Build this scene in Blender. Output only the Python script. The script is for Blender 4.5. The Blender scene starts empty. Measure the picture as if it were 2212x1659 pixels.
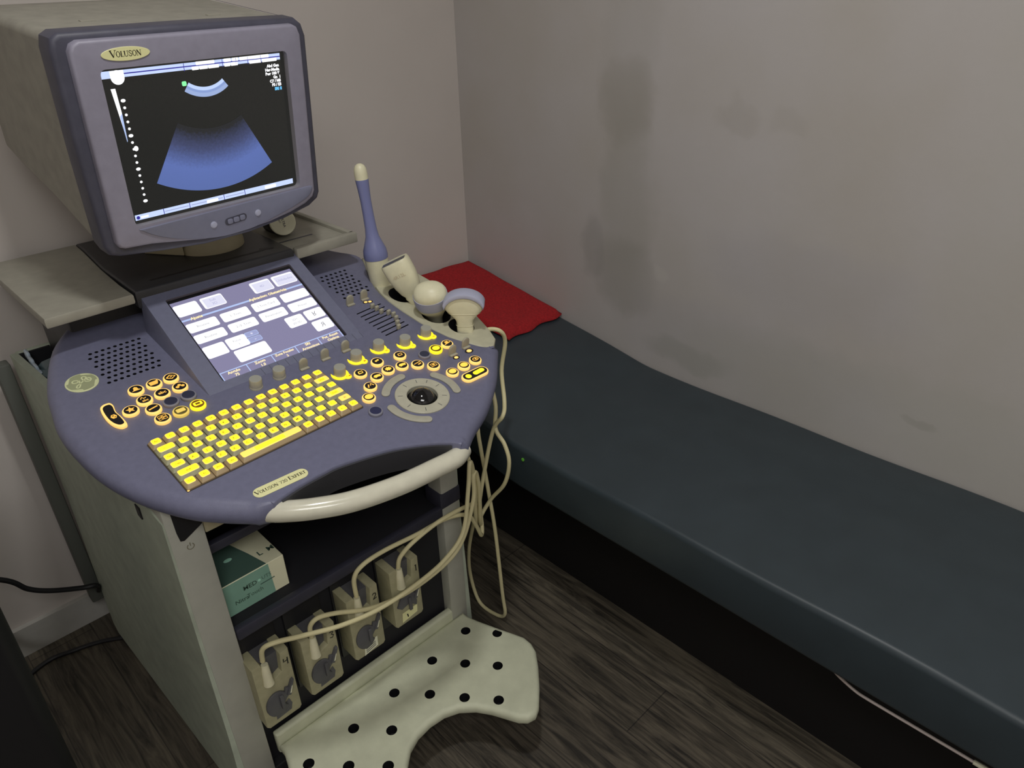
import bpy, bmesh, math, random
from mathutils import Vector, Matrix
from mathutils.geometry import tessellate_polygon, delaunay_2d_cdt
random.seed(7)
sc = bpy.context.scene
COL = sc.collection
PI = math.pi
R = math.radians

# ------------------------------------------------------------------ materials
def lin(c):
    c = c / 255.0
    return c / 12.92 if c <= .04045 else ((c + .055) / 1.055) ** 2.4
LIGHT = .42                                   # how bright the room renders an albedo of one
def alb(rgb, k=LIGHT):
    return tuple(min(.9, lin(v) / k) for v in rgb) + (1,)
MATS = {}
def mat(name, rgb, rough=.5, k=LIGHT, var=.0, scale=30, metal=0, bump=0, bscale=200, spec=.5, coat=0):
    if name in MATS: return MATS[name]
    m = bpy.data.materials.new(name); m.use_nodes = True; MATS[name] = m
    nt = m.node_tree; b = nt.nodes['Principled BSDF']
    c = alb(rgb, k); b.inputs['Base Color'].default_value = c
    b.inputs['Roughness'].default_value = rough; b.inputs['Metallic'].default_value = metal
    b.inputs['Specular IOR Level'].default_value = spec
    if coat: b.inputs['Coat Weight'].default_value = coat; b.inputs['Coat Roughness'].default_value = .08
    if var or bump:
        tc = nt.nodes.new('ShaderNodeTexCoord')
    if var:
        n = nt.nodes.new('ShaderNodeTexNoise'); n.inputs['Scale'].default_value = scale; n.inputs['Detail'].default_value = 6
        r = nt.nodes.new('ShaderNodeValToRGB')
        r.color_ramp.elements[0].position = .3; r.color_ramp.elements[1].position = .7
        r.color_ramp.elements[0].color = tuple(v * (1 - var) for v in c[:3]) + (1,)
        r.color_ramp.elements[1].color = tuple(min(.95, v * (1 + var)) for v in c[:3]) + (1,)
        nt.links.new(tc.outputs['Object'], n.inputs['Vector']); nt.links.new(n.outputs['Fac'], r.inputs['Fac'])
        nt.links.new(r.outputs['Color'], b.inputs['Base Color'])
    if bump:
        n2 = nt.nodes.new('ShaderNodeTexNoise'); n2.inputs['Scale'].default_value = bscale; n2.inputs['Detail'].default_value = 3
        bp = nt.nodes.new('ShaderNodeBump'); bp.inputs['Strength'].default_value = bump; bp.inputs['Distance'].default_value = .002
        nt.links.new(tc.outputs['Object'], n2.inputs['Vector']); nt.links.new(n2.outputs['Fac'], bp.inputs['Height'])
        nt.links.new(bp.outputs['Normal'], b.inputs['Normal'])
    return m
def glow(name, rgb, strength=1.0, base=(20, 20, 20), rough=.4):
    if name in MATS: return MATS[name]
    m = bpy.data.materials.new(name); m.use_nodes = True; MATS[name] = m
    b = m.node_tree.nodes['Principled BSDF']
    b.inputs['Base Color'].default_value = alb(base)
    b.inputs['Roughness'].default_value = rough
    b.inputs['Emission Color'].default_value = tuple(lin(v) for v in rgb) + (1,)
    b.inputs['Emission Strength'].default_value = strength
    return m

M_PURPLE = mat('blue_grey_plastic', (75, 76, 93), .42, var=.06, scale=90, bump=.12, bscale=700)
M_WEDGE = mat('touch_panel_plastic', (76, 78, 94), .42, var=.05, scale=90, bump=.12, bscale=700)
M_BEZEL = mat('bezel_plastic', (100, 98, 110), .45, var=.05, scale=60)
M_CHIN = mat('chin_plastic', (86, 88, 104), .4, var=.04, scale=60)
M_RIM = mat('dark_rim_plastic', (50, 50, 60), .5, var=.1, scale=50)
M_CASE = mat('warm_grey_case', (104, 102, 94), .6, var=.1, scale=40)
M_BEIGE = mat('beige_grey_plastic', (106, 104, 95), .5, var=.08, scale=35)
M_STRIP = mat('holder_strip_plastic', (128, 126, 108), .5, var=.08, scale=50)
M_CREAM = mat('cream_plastic', (156, 153, 130), .4, var=.06, scale=40)
M_CREAMD = mat('cream_swivel_plastic', (128, 122, 100), .5, var=.06, scale=40)
M_GREY = mat('knob_grey_plastic', (118, 115, 102), .55, var=.07, scale=80)
M_HANDLE = mat('glossy_handle_plastic', (148, 146, 132), .22, var=.05, scale=50, coat=.5)
M_BLACK = mat('black_plastic', (14, 14, 16), .45)
M_BLACKG = mat('gloss_black', (9, 9, 11), .08, coat=.6)
M_DARK = mat('dark_interior', (12, 12, 16), .7)
M_RAIL = mat('dark_blue_rail', (34, 34, 43), .5, var=.1)
M_PLAT = mat('black_platform', (34, 34, 36), .4, var=.1)
M_SIDE = mat('side_panel_plastic', (118, 124, 112), .6, var=.1, scale=25)
M_COLUMN = mat('column_plastic', (118, 118, 110), .55, var=.06, scale=20)
M_FOOT = mat('footrest_plastic', (138, 140, 122), .6, var=.07, scale=25, bump=.15, bscale=300)
M_CONN = mat('connector_plastic', (114, 111, 88), .5, var=.1, scale=60)
M_LATCH = mat('latch_plastic', (58, 58, 60), .45, var=.1)
M_CABLE = mat('cream_cable', (150, 144, 112), .5, var=.05)
M_BLUEP = mat('blue_probe_plastic', (84, 88, 120), .3, coat=.3)
M_LENS = mat('grey_lens_rubber', (122, 124, 140), .5)
M_BADGE = mat('badge_gold', (168, 164, 122), .4)
M_INK = mat('badge_ink', (30, 26, 20), .5)
M_GELOGO = mat('logo_green', (112, 116, 90), .4)
M_GELIGHT = mat('logo_light', (152, 156, 122), .4)
M_WHITE = mat('white_plastic', (176, 168, 146), .5, var=.04)
M_FAINT = mat('faint_print', (140, 130, 110), .6)
M_BTNDARK = mat('button_dark', (34, 36, 50), .4)
M_BTNSIDE = mat('button_unlit_side', (92, 92, 100), .5)
M_KEYCAP = mat('keycap_translucent', (108, 106, 84), .45, var=.12, scale=150)
M_KEYBED = mat('key_bed', (52, 44, 32), .6)
E_KEY = glow('key_yellow_light', (255, 218, 20), 1.08, (200, 170, 40))
E_KEYE = glow('key_amber_light', (250, 196, 92), .95, (180, 140, 60))
E_KEYSK = glow('key_skirt_light', (120, 84, 46), .3, (104, 94, 72))
M_LEG = mat('key_legend', (150, 96, 10), .6, k=1)
E_RING = glow('button_ring_light', (250, 198, 100), .85, (170, 140, 90))
E_RINGB = glow('button_ring_bright', (255, 212, 20), 1.1, (200, 170, 40))
E_RINGD = glow('button_ring_dim', (204, 176, 78), .8, (150, 130, 70))
E_ICON = glow('button_icon_light', (222, 164, 62), .9, (150, 120, 60))
E_ICONB = glow('button_icon_bright', (255, 196, 60), 1.0, (150, 120, 60))
E_WHITE = glow('screen_white', (252, 252, 255), 1.25, (8, 8, 8))
E_PALE = glow('screen_pale_button', (226, 226, 246), 1.0, (8, 8, 8))
E_LBLUE = glow('screen_light_blue', (182, 202, 246), 1.0, (8, 8, 8))
E_TPBG = glow('touch_background', (136, 132, 164), 1.0, (8, 8, 8), .25)
E_TPBTN = glow('touch_small_button', (160, 166, 208), 1.0, (8, 8, 8))
E_TPTXT = glow('touch_grey_text', (150, 150, 156), 1.0, (8, 8, 8))
E_TPBLUE = glow('touch_blue_text', (178, 178, 214), 1.0, (8, 8, 8))
E_ORANGE = glow('touch_orange_text', (255, 232, 176), 1.25, (8, 8, 8))
E_SCRBG = glow('screen_black', (36, 36, 34), 1.0, (6, 6, 6), .2)
E_BAR = glow('screen_bar', (196, 212, 252), 1.1, (8, 8, 8))
E_NAVY = glow('screen_navy', (52, 48, 150), 1.0, (8, 8, 8))
E_GREEN = glow('screen_green', (140, 255, 170), 1.1, (8, 8, 8))
E_CYAN = glow('screen_cyan', (110, 200, 255), 1.1, (8, 8, 8))
E_LED = glow('led_amber', (255, 200, 110), 1.2, (120, 100, 60))

# ------------------------------------------------------------------ mesh builder
class MB:
    def __init__(s): s.v = []; s.f = []; s.m = []; s.mats = []
    def mi(s, m):
        if m not in s.mats: s.mats.append(m)
        return s.mats.index(m)
    def add(s, vs, fs, m, T=None):
        b = len(s.v); k = s.mi(m)
        for p in vs:
            p = Vector(p); s.v.append(T @ p if T else p)
        for f in fs: s.f.append([b + i for i in f]); s.m.append(k)
    def box(s, x0, x1, y0, y1, z0, z1, m, r=0, seg=2, T=None):
        if r <= 0:
            vs = [(x, y, z) for z in (z0, z1) for y in (y0, y1) for x in (x0, x1)]
            s.add(vs, [(0, 2, 3, 1), (4, 5, 7, 6), (0, 1, 5, 4), (2, 6, 7, 3), (0, 4, 6, 2), (1, 3, 7, 5)], m, T); return
        bm = bmesh.new(); bmesh.ops.create_cube(bm, size=1)
        for v in bm.verts: v.co = Vector(((x0 + x1) / 2 + v.co.x * (x1 - x0), (y0 + y1) / 2 + v.co.y * (y1 - y0), (z0 + z1) / 2 + v.co.z * (z1 - z0)))
        bmesh.ops.bevel(bm, geom=bm.edges[:], offset=r, segments=seg, profile=.5, affect='EDGES')
        s.bm(bm, m, T)
    def bm(s, bm, m, T=None):
        bm.verts.index_update()
        s.add([v.co.copy() for v in bm.verts], [[v.index for v in f.verts] for f in bm.faces], m, T); bm.free()
    def rings(s, rings, m, cap0=True, cap1=True, closed=True, T=None):
        n = len(rings[0]); vs = [p for r in rings for p in r]; fs = []
        for k in range(len(rings) - 1):
            for i in range(n if closed else n - 1):
                j = (i + 1) % n; fs.append((k * n + i, k * n + j, (k + 1) * n + j, (k + 1) * n + i))
        if cap0: fs.append(tuple(reversed(range(n))))
        if cap1: fs.append(tuple((len(rings) - 1) * n + i for i in range(n)))
        s.add(vs, fs, m, T)
    def lathe(s, prof, m, n=28, T=None, cap=True):          # prof: (radius, z)
        s.rings([[(r * math.cos(2 * PI * i / n), r * math.sin(2 * PI * i / n), z) for i in range(n)] for r, z in prof], m, cap, cap, True, T)
    def tube(s, path, rad, m, n=10, T=None, sx=1):
        P = [Vector(p) for p in path]; rings = []; up = None
        for i, p in enumerate(P):
            t = (P[min(i + 1, len(P) - 1)] - P[max(i - 1, 0)]).normalized()
            if up is None:
                up = Vector((0, 0, 1)) if abs(t.z) < .9 else Vector((1, 0, 0))
            a = (up - t * up.dot(t)).normalized(); b = t.cross(a); up = a
            r = rad(i / (len(P) - 1)) if callable(rad) else rad
            rings.append([p + a * math.cos(2 * PI * k / n) * r + b * math.sin(2 * PI * k / n) * r * sx for k in range(n)])
        s.rings(rings, m, True, True, True, T)
    def prism(s, outline, z0, z1, m, r=0, seg=3, holes=(), hole_depth=None, mtop=None, mhole=None, rs=None, T=None):
        """a slab: outline (ccw) between z0 and z1, top and bottom edges rounded by r; holes cut into the top"""
        n = len(outline); O = [Vector((p[0], p[1])) for p in outline]; N = []
        for i in range(n):
            a = (O[i] - O[i - 1]); b = (O[(i + 1) % n] - O[i])
            na = Vector((a.y, -a.x)).normalized(); nb = Vector((b.y, -b.x)).normalized()
            q = (na + nb); q = q.normalized() if q.length > 1e-6 else na
            N.append(q / max(.5, q.dot(na)))
        rs = rs or [1] * n
        def ring(d, z): return [(O[i].x - N[i].x * d * rs[i], O[i].y - N[i].y * d * rs[i], z) for i in range(n)]
        L = []
        if r > 0:
            for k in range(seg + 1):
                a = PI / 2 * k / seg; L.append(ring(r * (1 - math.cos(PI / 2 - a)), z1 - r + r * math.sin(PI / 2 - a)))
            for k in range(seg + 1):
                a = PI / 2 * k / seg; L.append(ring(r * (1 - math.cos(a)), z0 + r - r * math.sin(a)))
        else: L = [ring(0, z1), ring(0, z0)]
        L = L[::-1]
        s.rings(L, m, True, False, True, T)
        top = L[-1]
        loops = [[Vector(p) for p in top]] + [[Vector((x, y, z1)) for x, y in h] for h in holes]
        flat, tris = fill(loops)
        s.add(flat, tris, mtop or m, T)
        hd = hole_depth if hole_depth is not None else (z1 - z0)
        for h in holes:
            vs = [(x, y, z1) for x, y in h] + [(x, y, z1 - hd) for x, y in h]; k = len(h)
            s.add(vs, [(i, (i + 1) % k, k + (i + 1) % k, k + i) for i in range(k)] + [tuple(range(k, 2 * k))], mhole or m, T)
    # flat drawings on a plane: x, y in the plane, h above it
    def poly(s, pts, m, h=0, T=None):
        t = tessellate_polygon([[Vector((x, y, 0)) for x, y in pts]])
        s.add([(x, y, h) for x, y in pts], [tuple(f) for f in t], m, T)
    def rect(s, x0, x1, y0, y1, m, h=0, r=0, T=None):
        s.poly(rrect(x0, x1, y0, y1, r), m, h, T)
    def ell(s, cx, cy, a, b, m, h=0, n=28, T=None):
        s.poly([(cx + a * math.cos(2 * PI * i / n), cy + b * math.sin(2 * PI * i / n)) for i in range(n)], m, h, T)
    def rib(s, pts, w, m, h=0, T=None):
        P = [Vector(p) for p in pts]; l = []; r = []
        for i, p in enumerate(P):
            t = (P[min(i + 1, len(P) - 1)] - P[max(i - 1, 0)]).normalized(); q = Vector((-t.y, t.x)) * w / 2
            l.append(p + q); r.append(p - q)
        n = len(P); vs = [(p.x, p.y, h) for p in l + r]
        s.add(vs, [(i, n + i, n + i + 1, i + 1) for i in range(n - 1)], m, T)
    def text(s, body, x, y, size, m, h=0, align='C', bold=0, T=None, squeeze=1):
        vs, fs, w = text_geo(body, bold)
        dx = {'C': -w / 2, 'L': 0, 'R': -w}[align]
        s.add([((a + dx) * size * squeeze + x, (b - .35) * size + y, h) for a, b in vs], fs, m, T)
    def build(s, name, parent=None, W=None, sharp=35, smooth=True):
        me = bpy.data.meshes.new(name)
        bm = bmesh.new(); V = [bm.verts.new(p) for p in s.v]
        for f, k in zip(s.f, s.m):
            try: q = bm.faces.new([V[i] for i in f]); q.material_index = k; q.smooth = smooth
            except ValueError: pass
        bmesh.ops.remove_doubles(bm, verts=bm.verts[:], dist=2e-6) if len(s.v) < 60000 else None
        bmesh.ops.recalc_face_normals(bm, faces=bm.faces[:])
        for e in bm.edges:
            if len(e.link_faces) == 2 and e.calc_face_angle(0) > R(sharp): e.smooth = False
        bm.to_mesh(me); bm.free()
        for m in s.mats: me.materials.append(m)
        o = bpy.data.objects.new(name, me); COL.objects.link(o); place(o, parent, W)
        return o
WORLD = {}
def place(o, parent, W):
    W = W or (WORLD[parent.name] if parent else Matrix())
    WORLD[o.name] = W
    if parent:
        o.parent = parent; o.matrix_parent_inverse = Matrix()
        o.matrix_basis = WORLD[parent.name].inverted() @ W
    else: o.matrix_basis = W
TXT = {}
def text_geo(body, bold=0):
    k = (body, bold)
    if k in TXT: return TXT[k]
    c = bpy.data.curves.new('lettering', 'FONT'); c.body = body; c.size = 1; c.resolution_u = 2; c.offset = bold
    o = bpy.data.objects.new('lettering', c); me = o.to_mesh()
    vs = [(v.co.x, v.co.y) for v in me.vertices]; fs = [tuple(p.vertices) for p in me.polygons]
    w = max([v[0] for v in vs] or [0])
    o.to_mesh_clear(); bpy.data.objects.remove(o); bpy.data.curves.remove(c)
    TXT[k] = (vs, fs, w); return TXT[k]
def inside(p, L):
    c = False; j = len(L) - 1
    for i in range(len(L)):
        a, b = L[i], L[j]
        if (a.y > p[1]) != (b.y > p[1]) and p[0] < (b.x - a.x) * (p[1] - a.y) / (b.y - a.y) + a.x: c = not c
        j = i
    return c
def fill(loops):
    """triangles that fill the first loop around the other loops"""
    z = loops[0][0].z; vs = []; es = []
    for l in loops:
        b = len(vs); vs += [Vector((p.x, p.y)) for p in l]; es += [(b + i, b + (i + 1) % len(l)) for i in range(len(l))]
    ov, oe, of, *_ = delaunay_2d_cdt(vs, es, [], 0, 1e-7)
    out = []
    for f in of:
        c = [sum(ov[i][k] for i in f) / len(f) for k in (0, 1)]
        if inside(c, loops[0]) and not any(inside(c, h) for h in loops[1:]): out.append(tuple(f))
    return [(p.x, p.y, z) for p in ov], out
def rrect(x0, x1, y0, y1, r, n=4):
    if r <= 0: return [(x0, y0), (x1, y0), (x1, y1), (x0, y1)]
    P = []
    for cx, cy, a0 in ((x1 - r, y0 + r, -90), (x1 - r, y1 - r, 0), (x0 + r, y1 - r, 90), (x0 + r, y0 + r, 180)):
        for k in range(n + 1):
            a = R(a0 + 90 * k / n); P.append((cx + r * math.cos(a), cy + r * math.sin(a)))
    return P
def circ(cx, cy, r, n=12, b=None):
    b = b or r
    return [(cx + r * math.cos(2 * PI * i / n), cy + b * math.sin(2 * PI * i / n)) for i in range(n)]
def spline(P, k=8, closed=False):
    P = [Vector(p) for p in P]; n = len(P); out = []
    for i in range(n if closed else n - 1):
        if closed: a, b, c, d = P[i - 1], P[i], P[(i + 1) % n], P[(i + 2) % n]
        else: a, b, c, d = P[max(i - 1, 0)], P[i], P[i + 1], P[min(i + 2, n - 1)]
        for j in range(k):
            t = j / k
            out.append(.5 * ((2 * b) + (c - a) * t + (2 * a - 5 * b + 4 * c - d) * t * t + (3 * b - a - 3 * c + d) * t ** 3))
    if not closed: out.append(P[-1])
    return out
def empty(name, loc, label, cat, group=None):
    o = bpy.data.objects.new(name, None); COL.objects.link(o); o.empty_display_size = .1
    place(o, None, Matrix.Translation(loc)); tag(o, label, cat, group); return o
def tag(o, label, cat, group=None):
    o['label'] = label; o['category'] = cat
    if group: o['group'] = group
    return o
def struct(o): o['kind'] = 'structure'; return o
def frame(o, x, y, z):
    m = Matrix.Identity(4)
    for i, a in enumerate((x, y, z)):
        a = Vector(a)
        for j in range(3): m[j][i] = a[j]
    for j in range(3): m[j][3] = o[j]
    return m
def Tr(x, y, z=0): return Matrix.Translation((x, y, z))
def Rz(a): return Matrix.Rotation(R(a), 4, 'Z')

# ------------------------------------------------------------------ room
XW, YW, XL, YF, ZC = 1.57, 1.84, -1.5, -1.9, 2.6
def wall_material():
    m = bpy.data.materials.new('stained_wall_paint'); m.use_nodes = True; nt = m.node_tree; b = nt.nodes['Principled BSDF']
    b.inputs['Roughness'].default_value = .75
    tc = nt.nodes.new('ShaderNodeTexCoord'); L = nt.links
    nz = nt.nodes.new('ShaderNodeTexNoise'); nz.inputs['Scale'].default_value = 2.2; nz.inputs['Detail'].default_value = 5
    L.new(tc.outputs['Object'], nz.inputs['Vector'])
    ramp = nt.nodes.new('ShaderNodeValToRGB'); ramp.color_ramp.elements[0].position = .35; ramp.color_ramp.elements[1].position = .68
    ramp.color_ramp.elements[0].color = alb((124, 120, 115)); ramp.color_ramp.elements[1].color = alb((129, 126, 125))
    L.new(nz.outputs['Fac'], ramp.inputs['Fac'])
    cur = ramp.outputs['Color']
    # soiled patches: (y, z, half width, half height, strength, tint)
    sep = nt.nodes.new('ShaderNodeSeparateXYZ')
    wn = nt.nodes.new('ShaderNodeTexNoise'); wn.inputs['Scale'].default_value = 9; wn.inputs['Detail'].default_value = 6
    L.new(tc.outputs['Object'], wn.inputs['Vector'])
    wob = nt.nodes.new('ShaderNodeMixRGB'); wob.blend_type = 'LINEAR_LIGHT'; wob.inputs['Fac'].default_value = .055
    L.new(tc.outputs['Object'], wob.inputs['Color1']); L.new(wn.outputs['Color'], wob.inputs['Color2'])
    L.new(wob.outputs['Color'], sep.inputs[0])
    def mth(op, a, c=None):
        n = nt.nodes.new('ShaderNodeMath'); n.operation = op
        for i, v in enumerate((a, c)):
            if v is None: continue
            if isinstance(v, (int, float)): n.inputs[i].default_value = v
            else: L.new(v, n.inputs[i])
        return n.outputs[0]
    for (y, z, hy, hz, st, tint) in STAINS:
        dy = mth('DIVIDE', mth('SUBTRACT', sep.outputs['Y'], y), hy); dz = mth('DIVIDE', mth('SUBTRACT', sep.outputs['Z'], z), hz)
        d = mth('ADD', mth('POWER', mth('ABSOLUTE', dy), 2.6), mth('POWER', mth('ABSOLUTE', dz), 2.6))
        mr = nt.nodes.new('ShaderNodeMapRange'); mr.interpolation_type = 'SMOOTHSTEP'
        mr.inputs['From Min'].default_value = .05; mr.inputs['From Max'].default_value = 1.8; mr.inputs['To Min'].default_value = st * .8; mr.inputs['To Max'].default_value = 0
        L.new(d, mr.inputs['Value'])
        mx = nt.nodes.new('ShaderNodeMixRGB'); mx.inputs['Color2'].default_value = alb(tint)
        L.new(mr.outputs['Result'], mx.inputs['Fac']); L.new(cur, mx.inputs['Color1']); cur = mx.outputs['Color']
    L.new(cur, b.inputs['Base Color'])
    bn = nt.nodes.new('ShaderNodeTexNoise'); bn.inputs['Scale'].default_value = 60; bn.inputs['Detail'].default_value = 5
    bp = nt.nodes.new('ShaderNodeBump'); bp.inputs['Strength'].default_value = .1; bp.inputs['Distance'].default_value = .003
    L.new(tc.outputs['Object'], bn.inputs['Vector']); L.new(bn.outputs['Fac'], bp.inputs['Height']); L.new(bp.outputs['Normal'], b.inputs['Normal'])
    return m
STAINS = [(1.19, 1.19, .085, .10, .42, (96, 92, 84)), (1.19, 1.30, .075, .6, .22, (106, 104, 97)), (1.17, .74, .10, .10, .42, (90, 88, 80)),
          (1.29, .80, .045, .08, .42, (92, 90, 88)), (1.18, .98, .085, .22, .3, (106, 104, 98)), (.95, .57, .12, .035, .45, (98, 98, 90)), (.888, 1.2, .05, .035, .3, (106, 102, 96)),
          (.76, 1.2, .04, .03, .2, (108, 104, 98)), (.66, .86, .25, .1, .25, (112, 111, 118)), (.2, 1.1, .2, 1.2, .3, (122, 120, 112)),
          (.8, .62, .35, .12, .25, (110, 109, 116)), (.5, .6, .5, .12, .35, (113, 113, 103)), (.36, .62, .03, .012, .3, (90, 88, 80)), (1.05, .79, .02, .02, .15, (150, 148, 140))]
M_WALL = wall_material()
M_WALLB = mat('back_wall_paint', (139, 134, 130), .75, var=.03, scale=3, bump=.1, bscale=60)
def floor_material():
    m = bpy.data.materials.new('dark_wood_planks'); m.use_nodes = True; nt = m.node_tree; b = nt.nodes['Principled BSDF']; L = nt.links
    b.inputs['Roughness'].default_value = .5
    tc = nt.nodes.new('ShaderNodeTexCoord')
    mp = nt.nodes.new('ShaderNodeMapping'); mp.inputs['Rotation'].default_value = (0, 0, R(90)); L.new(tc.outputs['Object'], mp.inputs['Vector'])
    br = nt.nodes.new('ShaderNodeTexBrick'); br.inputs['Scale'].default_value = 1; br.inputs['Brick Width'].default_value = 1.2; br.inputs['Row Height'].default_value = .15
    br.inputs['Mortar Size'].default_value = .0015; br.inputs['Color1'].default_value = alb((57, 53, 46)); br.inputs['Color2'].default_value = alb((51, 47, 41)); br.inputs['Mortar'].default_value = alb((34, 31, 28))
    L.new(mp.outputs['Vector'], br.inputs['Vector'])
    mp2 = nt.nodes.new('ShaderNodeMapping'); mp2.inputs['Scale'].default_value = (2.2, 26, 1); L.new(mp.outputs['Vector'], mp2.inputs['Vector'])
    nz = nt.nodes.new('ShaderNodeTexNoise'); nz.inputs['Scale'].default_value = 2.2; nz.inputs['Detail'].default_value = 8; nz.inputs['Roughness'].default_value = .65; nz.inputs['Distortion'].default_value = 1.2
    L.new(mp2.outputs['Vector'], nz.inputs['Vector'])
    rp = nt.nodes.new('ShaderNodeValToRGB'); rp.color_ramp.elements[0].position = .36; rp.color_ramp.elements[1].position = .66
    rp.color_ramp.elements[0].color = (.3, .3, .3, 1); rp.color_ramp.elements[1].color = (1.5, 1.47, 1.38, 1)
    L.new(nz.outputs['Fac'], rp.inputs['Fac'])
    mx = nt.nodes.new('ShaderNodeMixRGB'); mx.blend_type = 'MULTIPLY'; mx.inputs['Fac'].default_value = 1
    L.new(br.outputs['Color'], mx.inputs['Color1']); L.new(rp.outputs['Color'], mx.inputs['Color2']); L.new(mx.outputs['Color'], b.inputs['Base Color'])
    bp = nt.nodes.new('ShaderNodeBump'); bp.inputs['Strength'].default_value = .2; bp.inputs['Distance'].default_value = .002
    L.new(nz.outputs['Fac'], bp.inputs['Height']); L.new(bp.outputs['Normal'], b.inputs['Normal'])
    return m
def slab_struct(name, x0, x1, y0, y1, z0, z1, m):
    b = MB(); b.box(x0, x1, y0, y1, z0, z1, m); return struct(b.build(name))
slab_struct('floor', XL - .1, XW + .1, YF - .1, YW + .1, -.1, 0, floor_material())
slab_struct('ceiling', XL - .1, XW + .1, YF - .1, YW + .1, ZC, ZC + .1, mat('ceiling_paint', (150, 148, 144), .8))
slab_struct('wall_right', XW, XW + .1, YF, YW, 0, ZC, M_WALL)
slab_struct('wall_back', XL, XW + .1, YW, YW + .1, 0, ZC, M_WALLB)
slab_struct('wall_left', XL - .1, XL, YF, YW + .1, 0, ZC, M_WALLB)
slab_struct('wall_front', XL - .1, XW + .1, YF - .1, YF, 0, ZC, M_WALLB)
slab_struct('baseboard_back', XL, 1.18, YW - .014, YW, 0, .085, mat('baseboard_paint', (126, 125, 121), .6, var=.05))

# ------------------------------------------------------------------ exam couch
M_VINYL = mat('slate_vinyl', (32, 39, 43), .42, var=.08, scale=12, bump=.25, bscale=18)
couch = empty('exam_couch', (1.3, .45, 0), 'long low dark slate vinyl exam couch along the right wall', 'exam couch')
def cushion(name, x0, x1, y0, y1, zt, th, ny, slope=0, wob=.004):
    """an upholstered pad with rounded long edges and a slightly uneven top"""
    b = MB(); rings = []
    r = .014
    def bend(y):
        t = y - 1.08; return 0 if t < -.04 else ((t + .04) ** 2 / .16 if t < .04 else t)
    for i in range(ny + 1):
        y = y0 + (y1 - y0) * i / ny
        e = min(i, ny - i) / ny * (y1 - y0); inset = 0 if e > r else r - math.sqrt(max(0, r * r - (r - e) ** 2))
        zz = zt + slope * bend(y) + wob * math.sin(y * 9.1) * math.sin(y * 3.3 + 1) - inset
        P = []
        for k in range(7): a = PI * .5 * k / 6; P.append((x0 + r - r * math.cos(a) + inset, y, zz - r + r * math.sin(a)))
        for k in range(1, 8): t = k / 8; P.append((x0 + r + (x1 - x0 - 2 * r) * t, y, zz + .006 * math.sin(PI * t) + wob * .5 * math.sin(14 * t + y * 7)))
        for k in range(7): a = PI * .5 * (1 - k / 6); P.append((x1 - r + r * math.cos(a) - inset, y, zz - r + r * math.sin(a)))
        zb = zt + slope * bend(y) - th + inset
        for k in range(4): a = PI * .5 * k / 3; P.append((x1 - .012 + .012 * math.cos(a) - inset, y, zb + .012 - .012 * math.sin(a)))
        for k in range(4): a = PI * .5 * (1 - k / 3); P.append((x0 + .012 - .012 * math.cos(a) + inset, y, zb + .012 - .012 * math.sin(a)))
        rings.append(P)
    b.rings(rings, M_VINYL); return b.build(name, couch, Matrix(), sharp=50)
cushion('mattress', 1.02, XW - .003, -.75, YW - .003, .503, .125, 130, slope=.165)
b = MB(); b.box(1.18, XW - .004, -.7, YW - .02, 0, .377, mat('couch_base_black', (9, 8, 9), .6)); b.build('base', couch, Matrix())
b = MB(); b.lathe([(.0045, 0), (.0045, .002), (.003, .003)], glow('green_spot_glow', (60, 110, 30), .35, (50, 90, 30)), 14, frame((1.0195, 1.035, .473), (0, 1, 0), (0, 0, 1), (-1, 0, 0)))  # small green spot with a weak glow
o = b.build('green_spot', couch, Matrix()); o['label'] = 'small green glowing spot'
# red towel on the headrest
def towel():
    b = MB(); m = mat('red_terry_cloth', (112, 14, 18), .9, var=.25, scale=160, bump=.6, bscale=500)
    A, B_, C_, D = Vector((1.318, 1.388)), Vector((1.562, 1.402)), Vector((1.556, 1.828)), Vector((1.318, 1.828))
    n = 26; top = []; bot = []
    for i in range(n + 1):
        for j in range(n + 1):
            u, v = i / n, j / n
            p = (A * (1 - u) + B_ * u) * (1 - v) + (D * (1 - u) + C_ * u) * v
            ed = min(u, 1 - u, v, 1 - v)
            p = p + Vector((.004 * math.sin(v * 17 + 1), .005 * math.sin(u * 13))) * (1 if ed < .02 else .3)
            z = .503 + .165 * (p.y - 1.08) + .006 + .006 * max(0, math.sin(PI * min(1, max(0, (p.x - 1.02) / .54))))
            h = .013 * (1 - math.exp(-ed * 60)) + .003 * math.sin(u * 7 + v * 4) * math.sin(v * 9) * min(1, ed * 8)
            top.append((p.x, p.y, z + .004 + max(0, h))); bot.append((p.x, p.y, z))
    N = (n + 1) ** 2; f = []
    for i in range(n):
        for j in range(n):
            a = i * (n + 1) + j; q = (a, a + n + 1, a + n + 2, a + 1); f.append(q); f.append(tuple(N + k for k in reversed(q)))
    ring = [i * (n + 1) for i in range(n + 1)] + [n * (n + 1) + j for j in range(1, n + 1)] + [i * (n + 1) + n for i in range(n - 1, -1, -1)] + [j for j in range(n - 1, 0, -1)]
    for k in range(len(ring)): a, c = ring[k], ring[(k + 1) % len(ring)]; f.append((a, c, N + c, N + a))
    b.add(top + bot, f, m); o = b.build('towel', sharp=60)
    tag(o, 'folded red towel lying on the raised headrest of the exam couch', 'towel')
towel()
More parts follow.
